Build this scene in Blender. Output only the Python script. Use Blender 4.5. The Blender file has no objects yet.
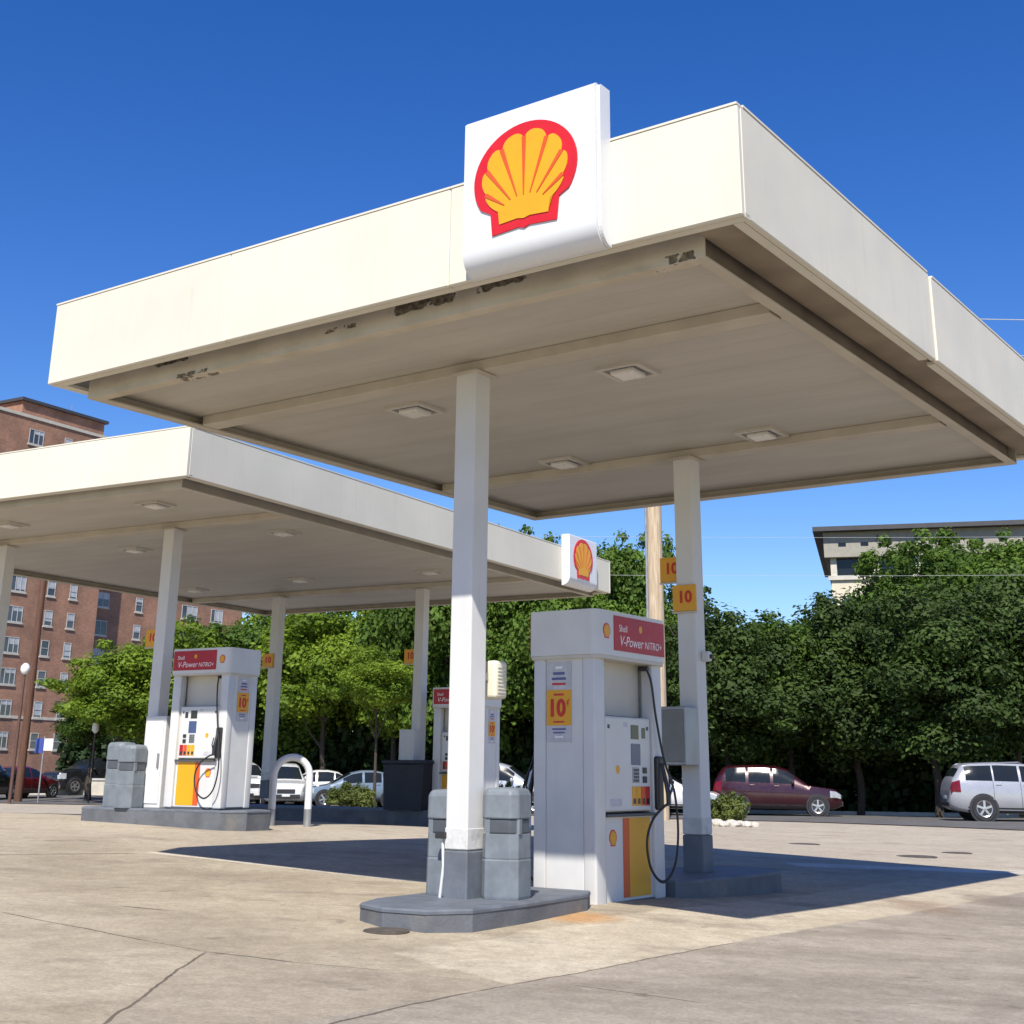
import bpy, bmesh, math, random
from mathutils import Vector, Matrix, Euler
from mathutils import noise as mnoise
R = math.radians
PI = math.pi
S = bpy.context.scene
COL = S.collection
random.seed(7)

# ------------------------------------------------------------------ helpers
def link(o, parent=None):
    COL.objects.link(o)
    if parent is not None: o.parent = parent
    return o

def tag(o, label=None, cat=None, group=None, kind=None):
    if label: o['label'] = label
    if cat: o['category'] = cat
    if group: o['group'] = group
    if kind: o['kind'] = kind
    return o

def thing(name, label, cat, loc=(0, 0, 0), rz=0, group=None):
    o = bpy.data.objects.new(name, None)
    o.empty_display_size = .2
    link(o); o.location = loc; o.rotation_euler = (0, 0, rz)
    return tag(o, label, cat, group)

def children(o): return [c for c in COL.objects if c.parent == o]

def copy_tree(o, parent=None):
    c = o.copy(); COL.objects.link(c); c.parent = parent
    for ch in children(o): copy_tree(ch, c)
    return c

class G:
    """collects shapes into one mesh"""
    def __init__(s): s.bm = bmesh.new()
    def box(s, c, d, bev=0, seg=2, rot=None):
        t = bmesh.new()
        bmesh.ops.create_cube(t, size=1)
        for v in t.verts: v.co = Vector((v.co.x*d[0], v.co.y*d[1], v.co.z*d[2]))
        if bev: bmesh.ops.bevel(t, geom=t.edges[:], offset=bev, segments=seg, profile=.5, affect='EDGES')
        M = Matrix.Translation(c)
        if rot is not None: M = M @ (rot if isinstance(rot, Matrix) else Euler(rot).to_matrix().to_4x4())
        t.transform(M); s.add(t); return s
    def bb(s, x0, x1, y0, y1, z0, z1, bev=0, seg=2):
        return s.box(((x0+x1)/2, (y0+y1)/2, (z0+z1)/2), (x1-x0, y1-y0, z1-z0), bev, seg)
    def add(s, t):
        m = bpy.data.meshes.new('tmp'); t.to_mesh(m); t.free(); s.bm.from_mesh(m); bpy.data.meshes.remove(m)
    def ngon(s, pts): 
        return s.bm.faces.new([s.bm.verts.new(p) for p in pts])
    def prism(s, pts, f, w0, w1):
        """2D polygon extruded; f(u,v,w)->xyz"""
        a = [s.bm.verts.new(f(u, v, w0)) for u, v in pts]
        b = [s.bm.verts.new(f(u, v, w1)) for u, v in pts]
        n = len(pts)
        s.bm.faces.new(a[::-1]); s.bm.faces.new(b)
        for i in range(n): s.bm.faces.new([a[i], a[(i+1) % n], b[(i+1) % n], b[i]])
        return s
    def tube(s, pts, r, n=10, caps=True):
        pts = [Vector(p) for p in pts]; rs = r if isinstance(r, (list, tuple)) else [r]*len(pts)
        rings = []; up = Vector((0, 0, 1)); u = None
        for i, p in enumerate(pts):
            d = (pts[min(i+1, len(pts)-1)]-pts[max(i-1, 0)]).normalized()
            if u is None:
                u = d.orthogonal().normalized()
            u = (u-d*u.dot(d)).normalized(); v = d.cross(u)
            rings.append([s.bm.verts.new(p+(u*math.cos(2*PI*k/n)+v*math.sin(2*PI*k/n))*rs[i]) for k in range(n)])
        for a, b in zip(rings, rings[1:]):
            for k in range(n): s.bm.faces.new([a[k], a[(k+1) % n], b[(k+1) % n], b[k]])
        if caps: s.bm.faces.new(rings[0][::-1]); s.bm.faces.new(rings[-1])
        return s
    def lathe(s, prof, n=24, M=None, caps=True):
        """profile (r,z) about z"""
        rings = []
        for r, z in prof:
            ring = []
            for k in range(n):
                p = Vector((r*math.cos(2*PI*k/n), r*math.sin(2*PI*k/n), z))
                ring.append(s.bm.verts.new(M @ p if M else p))
            rings.append(ring)
        for a, b in zip(rings, rings[1:]):
            for k in range(n): s.bm.faces.new([a[k], a[(k+1) % n], b[(k+1) % n], b[k]])
        if caps: s.bm.faces.new(rings[0][::-1]); s.bm.faces.new(rings[-1])
        return s
    def done(s, name, mat, parent=None, smooth=False, loc=None, sharp=40):
        bmesh.ops.recalc_face_normals(s.bm, faces=s.bm.faces[:])
        me = bpy.data.meshes.new(name); s.bm.to_mesh(me); s.bm.free()
        me.materials.append(mat)
        if smooth:
            for p in me.polygons: p.use_smooth = True
            try: me.set_sharp_from_angle(angle=R(sharp))
            except Exception: pass
        o = bpy.data.objects.new(name, me); link(o, parent)
        if loc: o.location = loc
        return o

def spline(pts, n=8):
    P = [Vector(p) for p in pts]; out = []
    for i in range(len(P)-1):
        a = P[max(i-1, 0)]; b = P[i]; c = P[i+1]; d = P[min(i+2, len(P)-1)]
        for k in range(n):
            t = k/n
            out.append(.5*((2*b)+(c-a)*t+(2*a-5*b+4*c-d)*t*t+(3*b-a-3*c+d)*t**3))
    out.append(P[-1]); return out

def text(body, size, name, mat, parent, loc, rot, ext=.002, align='CENTER', sx=1, shear=0, bold=0):
    cu = bpy.data.curves.new(name, 'FONT'); cu.body = body; cu.size = size; cu.extrude = ext
    cu.align_x = align; cu.align_y = 'CENTER'; cu.shear = shear; cu.offset = bold*size; cu.resolution_u = 3
    o = bpy.data.objects.new(name+'_curve', cu); COL.objects.link(o)
    dg = bpy.context.evaluated_depsgraph_get()
    me = bpy.data.meshes.new_from_object(o.evaluated_get(dg))
    bpy.data.objects.remove(o); me.name = name
    me.materials.clear(); me.materials.append(mat)
    m = bpy.data.objects.new(name, me); link(m, parent)
    m.location = loc; m.rotation_euler = rot; m.scale = (sx, 1, 1)
    return m

# ------------------------------------------------------------------ node helper
class NT:
    def __init__(s, tree): s.t = tree; s.n = tree.nodes; s.l = tree.links
    def node(s, typ, **kw):
        n = s.n.new(typ)
        for k, v in kw.items(): setattr(n, k, v)
        return n
    def put(s, sock, v):
        if isinstance(v, bpy.types.NodeSocket): s.l.new(v, sock)
        else:
            if hasattr(sock.default_value, '__len__') and not hasattr(v, '__len__'): v = (v, v, v, 1)[:len(sock.default_value)]
            if hasattr(v, '__len__') and len(v) == 3 and len(sock.default_value) == 4: v = (*v, 1)
            sock.default_value = v
    def m(s, op, a, b=0, c=0, clamp=False):
        n = s.node('ShaderNodeMath', operation=op, use_clamp=clamp)
        s.put(n.inputs[0], a); s.put(n.inputs[1], b); s.put(n.inputs[2], c)
        return n.outputs[0]
    def mix(s, f, a, b, blend='MIX'):
        n = s.node('ShaderNodeMix', data_type='RGBA', blend_type=blend)
        s.put(n.inputs[0], f); s.put(n.inputs[6], a); s.put(n.inputs[7], b)
        return n.outputs[2]
    def noise(s, vec, scale, detail=4, rough=.55, dist=0):
        n = s.node('ShaderNodeTexNoise'); s.put(n.inputs['Scale'], scale); n.inputs['Detail'].default_value = detail
        n.inputs['Roughness'].default_value = rough; n.inputs['Distortion'].default_value = dist
        if vec is not None: s.l.new(vec, n.inputs['Vector'])
        return n.outputs['Fac']
    def ramp(s, v, a, b, lo=0., hi=1.):
        n = s.node('ShaderNodeMapRange', interpolation_type='SMOOTHSTEP')
        s.put(n.inputs[0], v); n.inputs[1].default_value = a; n.inputs[2].default_value = b
        n.inputs[3].default_value = lo; n.inputs[4].default_value = hi
        return n.outputs[0]
    def mapping(s, vec, scale=(1, 1, 1), rot=(0, 0, 0)):
        n = s.node('ShaderNodeMapping'); s.l.new(vec, n.inputs['Vector'])
        n.inputs['Scale'].default_value = scale; n.inputs['Rotation'].default_value = rot
        return n.outputs[0]

def newmat(name):
    m = bpy.data.materials.new(name); m.use_nodes = True
    nt = NT(m.node_tree); b = m.node_tree.nodes['Principled BSDF']
    return m, nt, b

def mat(name, col, rough=.5, metal=0., var=.12, scale=3., bump=0., bscale=60., spec=.5, coat=0., dirt=0., dirtcol=(.16, .13, .09), streak=False):
    m, nt, b = newmat(name)
    tc = nt.node('ShaderNodeTexCoord').outputs['Object']
    c = (*col, 1)
    f = nt.noise(tc, scale, 5)
    f = nt.ramp(f, .3, .7)
    base = nt.mix(f, tuple(x*(1-var) for x in col)+(1,), tuple(min(1, x*(1+var*.6)) for x in col)+(1,))
    if dirt:
        v = nt.mapping(tc, (6, 6, .7)) if streak else tc
        d = nt.ramp(nt.noise(v, 2.2 if streak else scale*.6, 7, .65), .52, .8)
        base = nt.mix(nt.m('MULTIPLY', d, dirt), base, (*dirtcol, 1))
    nt.l.new(base, b.inputs['Base Color'])
    r = nt.ramp(nt.noise(tc, scale*4, 3), .2, .8, max(.03, rough*.85), min(1, rough*1.15))
    nt.l.new(r, b.inputs['Roughness'])
    b.inputs['Metallic'].default_value = metal
    b.inputs['Specular IOR Level'].default_value = spec
    b.inputs['Coat Weight'].default_value = coat
    if bump:
        bn = nt.node('ShaderNodeBump'); bn.inputs['Strength'].default_value = bump; bn.inputs['Distance'].default_value = .01
        nt.l.new(nt.noise(tc, bscale, 4), bn.inputs['Height']); nt.l.new(bn.outputs[0], b.inputs['Normal'])
    return m

M = {}
M['fascia'] = mat('cream_fascia_paint', (.66, .625, .52), .55, var=.05, scale=.8, bump=.05, bscale=8, dirt=.22, dirtcol=(.40, .35, .25), streak=True)
M['soffit'] = None
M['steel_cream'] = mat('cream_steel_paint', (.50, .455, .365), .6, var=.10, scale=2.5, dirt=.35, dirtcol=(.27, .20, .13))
M['steel_shaded'] = mat('shade_brown_steel', (.26, .21, .15), .7, var=.2, scale=2.5, dirt=.4, dirtcol=(.13, .09, .055))  # cream steel coloured brown for the shade behind the fascia, plus random dirt
M['peel'] = mat('bare_rusted_metal', (.10, .085, .055), .9, var=.4, scale=22, bump=.4)
M['post'] = mat('white_post_paint', (.62, .62, .615), .5, var=.04, scale=2, dirt=.22, dirtcol=(.45, .41, .34), streak=True)
M['post_worn'] = mat('chipped_white_paint', (.58, .575, .56), .6, var=.12, scale=12, bump=.3, bscale=30, dirt=.7, dirtcol=(.28, .27, .26))
M['grey_paint'] = mat('grey_blue_paint', (.125, .14, .165), .6, var=.18, scale=5, bump=.2, bscale=30, dirt=.3)
M['island'] = mat('grey_painted_concrete', (.12, .128, .142), .7, var=.22, scale=4, bump=.4, bscale=40, dirt=.5, dirtcol=(.30, .24, .16))
M['white'] = mat('white_enamel', (.61, .61, .605), .36, var=.05, scale=3, dirt=.24, dirtcol=(.5, .47, .40), streak=True)
M['signwhite'] = mat('white_acrylic', (.68, .69, .70), .25, var=.015, scale=2)
M['cream'] = mat('cream_panel', (.54, .51, .44), .5, var=.06)
M['red'] = mat('signal_red', (.58, .016, .020), .35, var=.05)
M['darkred'] = mat('dark_red_panel', (.40, .004, .016), .4, var=.08)
M['yellow'] = mat('warm_yellow', (.72, .345, .008), .4, var=.05)
M['orange'] = mat('red_orange', (.62, .09, .015), .4, var=.06)
M['black'] = mat('black_rubber', (.018, .018, .02), .55, var=.2)
M['black_plastic'] = mat('black_plastic', (.03, .03, .034), .4, var=.2)
M['grey_plastic'] = mat('grey_moulded_plastic', (.165, .19, .215), .55, var=.18, scale=6, bump=.15, bscale=90, dirt=.3, dirtcol=(.10, .10, .10), streak=True)
M['dark_plastic'] = mat('dark_grey_plastic', (.075, .085, .10), .5, var=.15)
M['screen'] = mat('blue_display', (.045, .075, .19), .15, var=.1)
M['screen_dark'] = mat('dark_display', (.02, .022, .025), .12, var=.1)
M['paper'] = mat('grey_poster_paper', (.50, .50, .53), .6, var=.12, scale=14)
M['ink_blue'] = mat('blue_print', (.10, .11, .26), .6)
M['ink_red'] = mat('red_print', (.55, .03, .02), .6)
M['ink_white'] = mat('white_print', (.82, .78, .78), .5)
M['lamp_glass'] = mat('frosted_lens', (.70, .68, .62), .3, var=.08)
M['galv'] = mat('galvanised_metal', (.36, .37, .38), .45, metal=.6, var=.15)
M['wood'] = None
M['asphalt'] = mat('asphalt', (.11, .105, .10), .9, var=.2, scale=1.4, bump=.5, bscale=120)
M['soil'] = mat('leaf_litter_soil', (.06, .048, .03), .95, var=.4, scale=3, bump=.6, bscale=20)
M['stone'] = mat('pale_edging_stone', (.50, .47, .41), .85, var=.2, scale=6, bump=.6, bscale=14)
M['iron'] = mat('cast_iron', (.09, .075, .06), .7, var=.3, scale=9, bump=.4)
M['glass_dark'] = mat('tinted_window_glass', (.012, .016, .020), .08, var=.1, spec=.35)
M['glass_house'] = mat('window_glass', (.07, .085, .10), .08, var=.5, scale=.35, spec=.8)
M['blind'] = mat('white_window_blind', (.46, .48, .50), .7, var=.12)
M['frame_white'] = mat('white_window_frame', (.46, .45, .43), .5)
M['concrete_trim'] = mat('pale_stone_trim', (.52, .49, .42), .8, var=.1)
M['render_cream'] = mat('cream_render', (.62, .56, .43), .85, var=.08, scale=1)
M['roof_dark'] = mat('dark_roof_edge', (.05, .05, .055), .6)
M['frieze'] = mat('grey_frieze', (.30, .285, .24), .8, var=.1)
M['chrome'] = mat('alloy', (.62, .62, .63), .3, metal=.85, var=.08)
M['plate'] = mat('number_plate_blank', (.65, .65, .62), .4)
M['tail'] = mat('tail_lamp_red', (.14, .006, .008), .15)
M['head'] = mat('head_lamp', (.42, .44, .46), .1, metal=.2)
M['bluesign'] = mat('blue_sign', (.04, .07, .30), .4)
M['globe'] = mat('white_globe', (.75, .75, .73), .2)
M['cable'] = mat('cable_alloy', (.42, .43, .44), .5)
def paint(n, c, metal=.25): return mat(n, c, .28, metal=metal, var=.04, coat=.7, dirt=.08)

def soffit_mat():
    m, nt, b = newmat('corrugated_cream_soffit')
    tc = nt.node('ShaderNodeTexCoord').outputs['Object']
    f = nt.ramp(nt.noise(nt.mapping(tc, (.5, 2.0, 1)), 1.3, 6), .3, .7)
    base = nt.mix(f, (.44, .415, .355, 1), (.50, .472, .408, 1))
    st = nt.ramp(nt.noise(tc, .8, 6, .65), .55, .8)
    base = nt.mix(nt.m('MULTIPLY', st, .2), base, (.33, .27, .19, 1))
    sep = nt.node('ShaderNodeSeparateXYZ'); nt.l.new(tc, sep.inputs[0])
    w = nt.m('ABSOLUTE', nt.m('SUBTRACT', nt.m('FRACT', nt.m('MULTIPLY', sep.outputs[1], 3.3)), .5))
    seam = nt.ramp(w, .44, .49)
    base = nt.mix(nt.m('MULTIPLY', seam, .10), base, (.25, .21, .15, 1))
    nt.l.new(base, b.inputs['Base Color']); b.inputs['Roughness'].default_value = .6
    bn = nt.node('ShaderNodeBump'); bn.inputs['Strength'].default_value = .22; bn.inputs['Distance'].default_value = .01
    nt.l.new(seam, bn.inputs['Height']); bn.invert = True
    nt.l.new(bn.outputs[0], b.inputs['Normal'])
    return m
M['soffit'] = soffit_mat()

def peel_mat():
    m, nt, b = newmat('cream_steel_paint_peeling')
    tc = nt.node('ShaderNodeTexCoord').outputs['Object']
    sep = nt.node('ShaderNodeSeparateXYZ'); nt.l.new(tc, sep.inputs[0]); X, Y, Z = sep.outputs
    f = nt.ramp(nt.noise(tc, 2.5, 5), .3, .7)
    base = nt.mix(f, (.48, .43, .33, 1), (.58, .52, .41, 1))
    d = nt.ramp(nt.noise(nt.mapping(tc, (1, 1, 4)), 1.5, 7, .65), .5, .78); base = nt.mix(nt.m('MULTIPLY', d, .4), base, (.27, .20, .13, 1))
    n = nt.noise(tc, 9, 6, .62)
    tot = None
    for (xa, xb, za, zb, k) in ((.12, .95, 4.405, 4.60, .62), (.98, 1.62, 4.43, 4.60, .55), (-.60, .02, 4.40, 4.45, .42), (-2.62, -2.0, 4.45, 4.60, .52), (2.45, 2.92, 4.31, 4.40, .40), (-2.3, -1.7, 4.315, 4.36, .45)):
        dx = nt.m('DIVIDE', nt.m('ABSOLUTE', nt.m('SUBTRACT', X, (xa+xb)/2)), (xb-xa)/2); dz = nt.m('DIVIDE', nt.m('ABSOLUTE', nt.m('SUBTRACT', Z, (za+zb)/2)), (zb-za)/2)
        e = nt.m('SUBTRACT', 1, nt.m('MAXIMUM', nt.m('POWER', dx, 2), nt.m('POWER', dz, 3)))
        q = nt.m('ADD', nt.m('MULTIPLY', nt.m('MINIMUM', e, .75), k), n)
        tot = q if tot is None else nt.m('MAXIMUM', tot, q)
    mask = nt.ramp(tot, .785, .85); edge = nt.ramp(tot, .72, .80)
    base = nt.mix(nt.m('MULTIPLY', edge, .6), base, (.64, .60, .50, 1))
    base = nt.mix(mask, base, nt.mix(nt.ramp(nt.noise(tc, 26, 3), .35, .65), (.075, .062, .042, 1), (.22, .175, .115, 1)))
    nt.l.new(base, b.inputs['Base Color']); b.inputs['Roughness'].default_value = .7
    bn = nt.node('ShaderNodeBump'); bn.inputs['Strength'].default_value = .8; bn.inputs['Distance'].default_value = .01; bn.invert = True
    nt.l.new(mask, bn.inputs['Height']); nt.l.new(bn.outputs[0], b.inputs['Normal'])
    return m
M['steel_peel'] = peel_mat()

def wood_mat(name, c0, c1):
    m, nt, b = newmat(name)
    tc = nt.node('ShaderNodeTexCoord').outputs['Object']
    f = nt.ramp(nt.noise(nt.mapping(tc, (9, 9, .5)), 3, 6, .6), .3, .7)
    nt.l.new(nt.mix(f, (*c0, 1), (*c1, 1)), b.inputs['Base Color']); b.inputs['Roughness'].default_value = .85
    bn = nt.node('ShaderNodeBump'); bn.inputs['Strength'].default_value = .6; bn.inputs['Distance'].default_value = .01
    nt.l.new(f, bn.inputs['Height']); nt.l.new(bn.outputs[0], b.inputs['Normal'])
    return m
M['wood'] = wood_mat('weathered_pale_pole_timber', (.34, .26, .17), (.56, .45, .32))
M['wood_brown'] = wood_mat('reddish_brown_pole_timber', (.07, .033, .02), (.14, .065, .04))
M['bark'] = wood_mat('tree_bark', (.028, .022, .016), (.07, .055, .042))

def brick_mat():
    m, nt, b = newmat('red_brown_brick')
    tc = nt.node('ShaderNodeTexCoord').outputs['Object']
    sep = nt.node('ShaderNodeSeparateXYZ'); nt.l.new(tc, sep.inputs[0])
    cmb = nt.node('ShaderNodeCombineXYZ'); nt.l.new(nt.m('ADD', sep.outputs[0], sep.outputs[1]), cmb.inputs[0]); nt.l.new(sep.outputs[2], cmb.inputs[1])
    br = nt.node('ShaderNodeTexBrick'); nt.l.new(cmb.outputs[0], br.inputs['Vector'])
    br.inputs['Color1'].default_value = (.37, .195, .125, 1); br.inputs['Color2'].default_value = (.285, .145, .095, 1)
    br.inputs['Mortar'].default_value = (.38, .29, .22, 1); br.inputs['Scale'].default_value = 2.2; br.inputs['Mortar Size'].default_value = .012
    f = nt.ramp(nt.noise(tc, .35, 6, .6), .3, .72)
    c = nt.mix(f, (.72, .72, .72, 1), (1.18, 1.14, 1.1, 1))
    nt.l.new(nt.mix(1., br.outputs['Color'], c, 'MULTIPLY'), b.inputs['Base Color']); b.inputs['Roughness'].default_value = .9
    return m
M['brick'] = brick_mat()

def leaf_mat(name, dark, light, trans=.3):
    m, nt, b = newmat(name)
    g = nt.node('ShaderNodeNewGeometry'); tc = nt.node('ShaderNodeTexCoord').outputs['Object']
    oi = nt.node('ShaderNodeObjectInfo').outputs['Random']
    f1 = nt.ramp(nt.noise(tc, .55, 3, .6), .32, .68)
    f = nt.m('ADD', nt.m('MULTIPLY', f1, .72), nt.m('MULTIPLY', g.outputs['Random Per Island'], .28))
    f = nt.m('ADD', f, nt.m('MULTIPLY', nt.m('SUBTRACT', oi, .5), .3), clamp=True)
    c = nt.mix(f, (*dark, 1), (*light, 1))
    nt.l.new(c, b.inputs['Base Color']); b.inputs['Roughness'].default_value = .6; b.inputs['Specular IOR Level'].default_value = .25
    tr = nt.node('ShaderNodeBsdfTranslucent'); nt.l.new(nt.mix(.5, c, (light[0]*1.3, light[1]*1.3, light[2]*.6, 1)), tr.inputs[0])
    mx = nt.node('ShaderNodeMixShader'); mx.inputs[0].default_value = trans
    nt.l.new(b.outputs[0], mx.inputs[1]); nt.l.new(tr.outputs[0], mx.inputs[2])
    nt.l.new(mx.outputs[0], m.node_tree.nodes['Material Output'].inputs['Surface'])
    return m
M['leaf_dark'] = leaf_mat('dark_green_leaves', (.018, .034, .008), (.062, .105, .020), .24)
M['leaf_mid'] = leaf_mat('mid_green_leaves', (.034, .070, .010), (.125, .21, .028), .32)
M['leaf_bright'] = leaf_mat('yellow_green_leaves', (.062, .115, .010), (.21, .30, .03), .36)
M['leaf_under'] = leaf_mat('shade_dark_undergrowth_leaves', (.010, .022, .007), (.03, .06, .015), .15)  # deep shade under the crowns is painted into this darker green
M['leaf_shrub'] = leaf_mat('shrub_leaves', (.045, .065, .014), (.14, .17, .04), .25)

# ------------------------------------------------------------------ camera (pinhole solved from the canopy edges)
CF, CCY, CP, CR, HC = 1321.137, 346.250, .3118281, .01035573, 1.1
Fv = Vector((0, math.cos(CP), math.sin(CP))); Uv = Vector((0, -math.sin(CP), math.cos(CP))); Xv = Vector((1, 0, 0))
Xr = math.cos(CR)*Xv+math.sin(CR)*Uv; Ur = -math.sin(CR)*Xv+math.cos(CR)*Uv
cam = bpy.data.cameras.new('camera'); co = bpy.data.objects.new('camera', cam); link(co)
rm = Matrix((Xr, Ur, -Fv)).transposed()
co.matrix_world = Matrix.Translation((0, 0, HC)) @ rm.to_4x4()
cam.sensor_width = 36; cam.sensor_fit = 'HORIZONTAL'; cam.lens = CF/1024*36
cam.shift_y = -(512-CCY)/1024; cam.clip_start = .1; cam.clip_end = 3000
S.camera = co

# ------------------------------------------------------------------ terrain
KN = [(-60, -1.0), (0, -.19), (12, 0), (18, .09), (22, .10), (27, -.03), (34, -.13), (44, -.24), (60, -.36), (68, -.3), (80, .1), (100, .3), (400, .3)]
def base_z(y):
    if y <= KN[0][0]: return KN[0][1]
    if y >= KN[-1][0]: return KN[-1][1]
    for i in range(len(KN)-1):
        if KN[i][0] <= y <= KN[i+1][0]:
            x0, y0 = KN[i]; x1, y1 = KN[i+1]
            def sl(j):
                if j <= 0 or j >= len(KN)-1: return .012 if j <= 0 else 0
                a = (KN[j][1]-KN[j-1][1])/(KN[j][0]-KN[j-1][0]); b = (KN[j+1][1]-KN[j][1])/(KN[j+1][0]-KN[j][0])
                return 0 if a*b <= 0 else 2*a*b/(a+b)
            t = (y-x0)/(x1-x0); h = x1-x0
            return (2*t**3-3*t*t+1)*y0+(t**3-2*t*t+t)*h*sl(i)+(-2*t**3+3*t*t)*y1+(t**3-t*t)*h*sl(i+1)
def gz(x, y):
    w = 1 if y < 20 else max(0, 1-(y-20)/22); w = w*w*(3-2*w)
    z = base_z(y)-.036*9*math.tanh((x-1.3)/9)*w
    z += .05*math.exp(-((x-.76)**2+(y-11.9)**2)/(2*1.3**2))
    z += .06*math.exp(-((x+6)**2+(y-23)**2)/(2*6**2))
    return z

def ground_mat():
    m, nt, b = newmat('worn_concrete_forecourt')
    pos = nt.node('ShaderNodeNewGeometry').outputs['Position']
    sep = nt.node('ShaderNodeSeparateXYZ'); nt.l.new(pos, sep.inputs[0]); X, Y = sep.outputs[0], sep.outputs[1]
    big = nt.noise(pos, .35, 5, .6); mid = nt.noise(pos, 1.6, 6, .65); fine = nt.noise(pos, 38, 4, .7); speck = nt.noise(pos, 130, 2, .6)
    wob = nt.m('MULTIPLY', nt.m('SUBTRACT', mid, .5), .35)
    def side(p0, p1, w=0.):
        dx, dy = p1[0]-p0[0], p1[1]-p0[1]; L = math.hypot(dx, dy); nx, ny = -dy/L, dx/L   # positive on the left
        d = nt.m('ADD', nt.m('MULTIPLY', X, nx), nt.m('MULTIPLY_ADD', Y, ny, -(p0[0]*nx+p0[1]*ny)))
        return nt.m('ADD', d, nt.m('MULTIPLY', wob, w)) if w else d
    def along(p0, p1):
        dx, dy = p1[0]-p0[0], p1[1]-p0[1]; L = math.hypot(dx, dy); dx /= L; dy /= L
        return nt.m('ADD', nt.m('MULTIPLY', X, dx), nt.m('MULTIPLY_ADD', Y, dy, -(p0[0]*dx+p0[1]*dy))), L
    def seg(p0, p1, w, wb=.3):
        d = nt.m('ABSOLUTE', side(p0, p1, wb)); a, L = along(p0, p1)
        k = nt.ramp(d, w*.5, w, 1, 0)
        k = nt.m('MULTIPLY', k, nt.ramp(a, -.05, .1)); return nt.m('MULTIPLY', k, nt.ramp(a, L-.1, L+.05, 1, 0))
    base = nt.mix(nt.ramp(big, .32, .7), (.30, .25, .178, 1), (.425, .362, .265, 1))
    base = nt.mix(nt.m('MULTIPLY', nt.ramp(mid, .42, .75), .5), base, (.47, .41, .31, 1))
    # worn grey slabs right of the apron edge, with streaks dragged along the drive
    edge0, edge1 = (.03, 8.01), (5.6, 15.4)
    right = nt.ramp(side(edge0, edge1, .5), -.04, .05, 1, 0)
    st = nt.noise(nt.mapping(pos, (.6, 1.5, 1), (0, 0, R(28))), .9, 6, .65)
    grey = nt.mix(nt.ramp(st, .3, .72), (.235, .205, .165, 1), (.365, .32, .262, 1))
    base = nt.mix(nt.m('MULTIPLY', right, .9), base, grey)
    # newer pale apron round the island
    apr = nt.m('MINIMUM', side(edge0, edge1, .4), side((-.68, 8.88), (.03, 8.01), .7))
    apr = nt.m('MINIMUM', apr, nt.m('MULTIPLY', side((-.9, 8.7), (2.0, 12.7), 1.2), -1))
    apr = nt.m('MULTIPLY', nt.ramp(apr, -.02, .04), nt.ramp(Y, 14, 19, 1, 0))
    base = nt.mix(nt.m('MULTIPLY', apr, .72), base, nt.mix(nt.ramp(mid, .3, .7), (.45, .385, .285, 1), (.55, .485, .37, 1)))
    # front slab a shade greyer
    fr = nt.m('MINIMUM', nt.m('MULTIPLY', side((-1.78, 6.61), (-1.8, 8.66)), -1), nt.m('MULTIPLY', side((-1.8, 8.66), (.0, 8.05)), -1))
    base = nt.mix(nt.m('MULTIPLY', nt.ramp(fr, -.01, .02), .45), base, (.285, .25, .195, 1))
    # far concrete a little pinker and paler
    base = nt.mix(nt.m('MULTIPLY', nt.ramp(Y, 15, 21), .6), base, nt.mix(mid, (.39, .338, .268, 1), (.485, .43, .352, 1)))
    # oil stains
    oil = nt.ramp(nt.noise(nt.mapping(pos, (1, 1.6, 1)), .75, 6, .6), .60, .74)
    base = nt.mix(nt.m('MULTIPLY', oil, .6), base, (.14, .115, .085, 1))
    drip = nt.ramp(nt.noise(pos, 4.5, 2, .4), .70, .76)
    base = nt.mix(nt.m('MULTIPLY', drip, .45), base, (.12, .10, .08, 1))
    # rusty orange soil washed out beside the island
    def blob(cx, cy, r, s=1.0):
        dx = nt.m('SUBTRACT', X, cx); dy = nt.m('MULTIPLY', nt.m('SUBTRACT', Y, cy), s)
        return nt.m('ADD', nt.m('SQRT', nt.m('ADD', nt.m('MULTIPLY', dx, dx), nt.m('MULTIPLY', dy, dy))), nt.m('MULTIPLY', wob, 1.2))
    base = nt.mix(nt.ramp(blob(.52, 10.95, 1), .12, .45, .8, 0), base, (.46, .25, .10, 1))
    base = nt.mix(nt.ramp(blob(3.9, 13.4, 1, .5), .1, .5, .55, 0), base, (.20, .12, .075, 1))
    base = nt.mix(nt.ramp(blob(5.0, 14.3, 1, .6), .1, .6, .55, 0), base, (.16, .125, .10, 1))
    # joints and cracks
    J = [((-1.78, 6.2), (-1.8, 8.66), .013), ((-3.55, 10.04), (-2.21, 8.95), .014), ((-2.21, 8.95), (-1.8, 8.66), .01), ((-1.8, 8.66), (-1.2, 8.41), .018),
         ((-1.2, 8.41), (-.68, 8.3), .010), ((-.95, 6.5), (-.19, 7.73), .016), ((.36, 8.12), (1.04, 7.75), .012), ((-.19, 7.73), (.03, 8.01), .01),
         ((-2.87, 10.63), (-2.46, 10.47), .03), ((.03, 8.01), (1.6, 10.1), .012), ((-6.5, 13.4), (-3.9, 14.95), .035)]
    for p0, p1, w in J:
        base = nt.mix(nt.m('MULTIPLY', seg(p0, p1, w), .8), base, (.07, .055, .04, 1))
    base = nt.mix(nt.m('MULTIPLY', seg((-3.85, 15.15), (-.5, 13.1), .075, .15), .75), base, (.58, .53, .42, 1))
    base = nt.mix(nt.m('MULTIPLY', seg((3.6, 18.0), (7.2, 18.6), .45, 1.5), .7), base, (.60, .57, .51, 1))
    mott = nt.noise(pos, 7.5, 6, .7)
    base = nt.mix(1., base, nt.ramp(mott, .28, .72, .86, 1.11), 'MULTIPLY')
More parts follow.
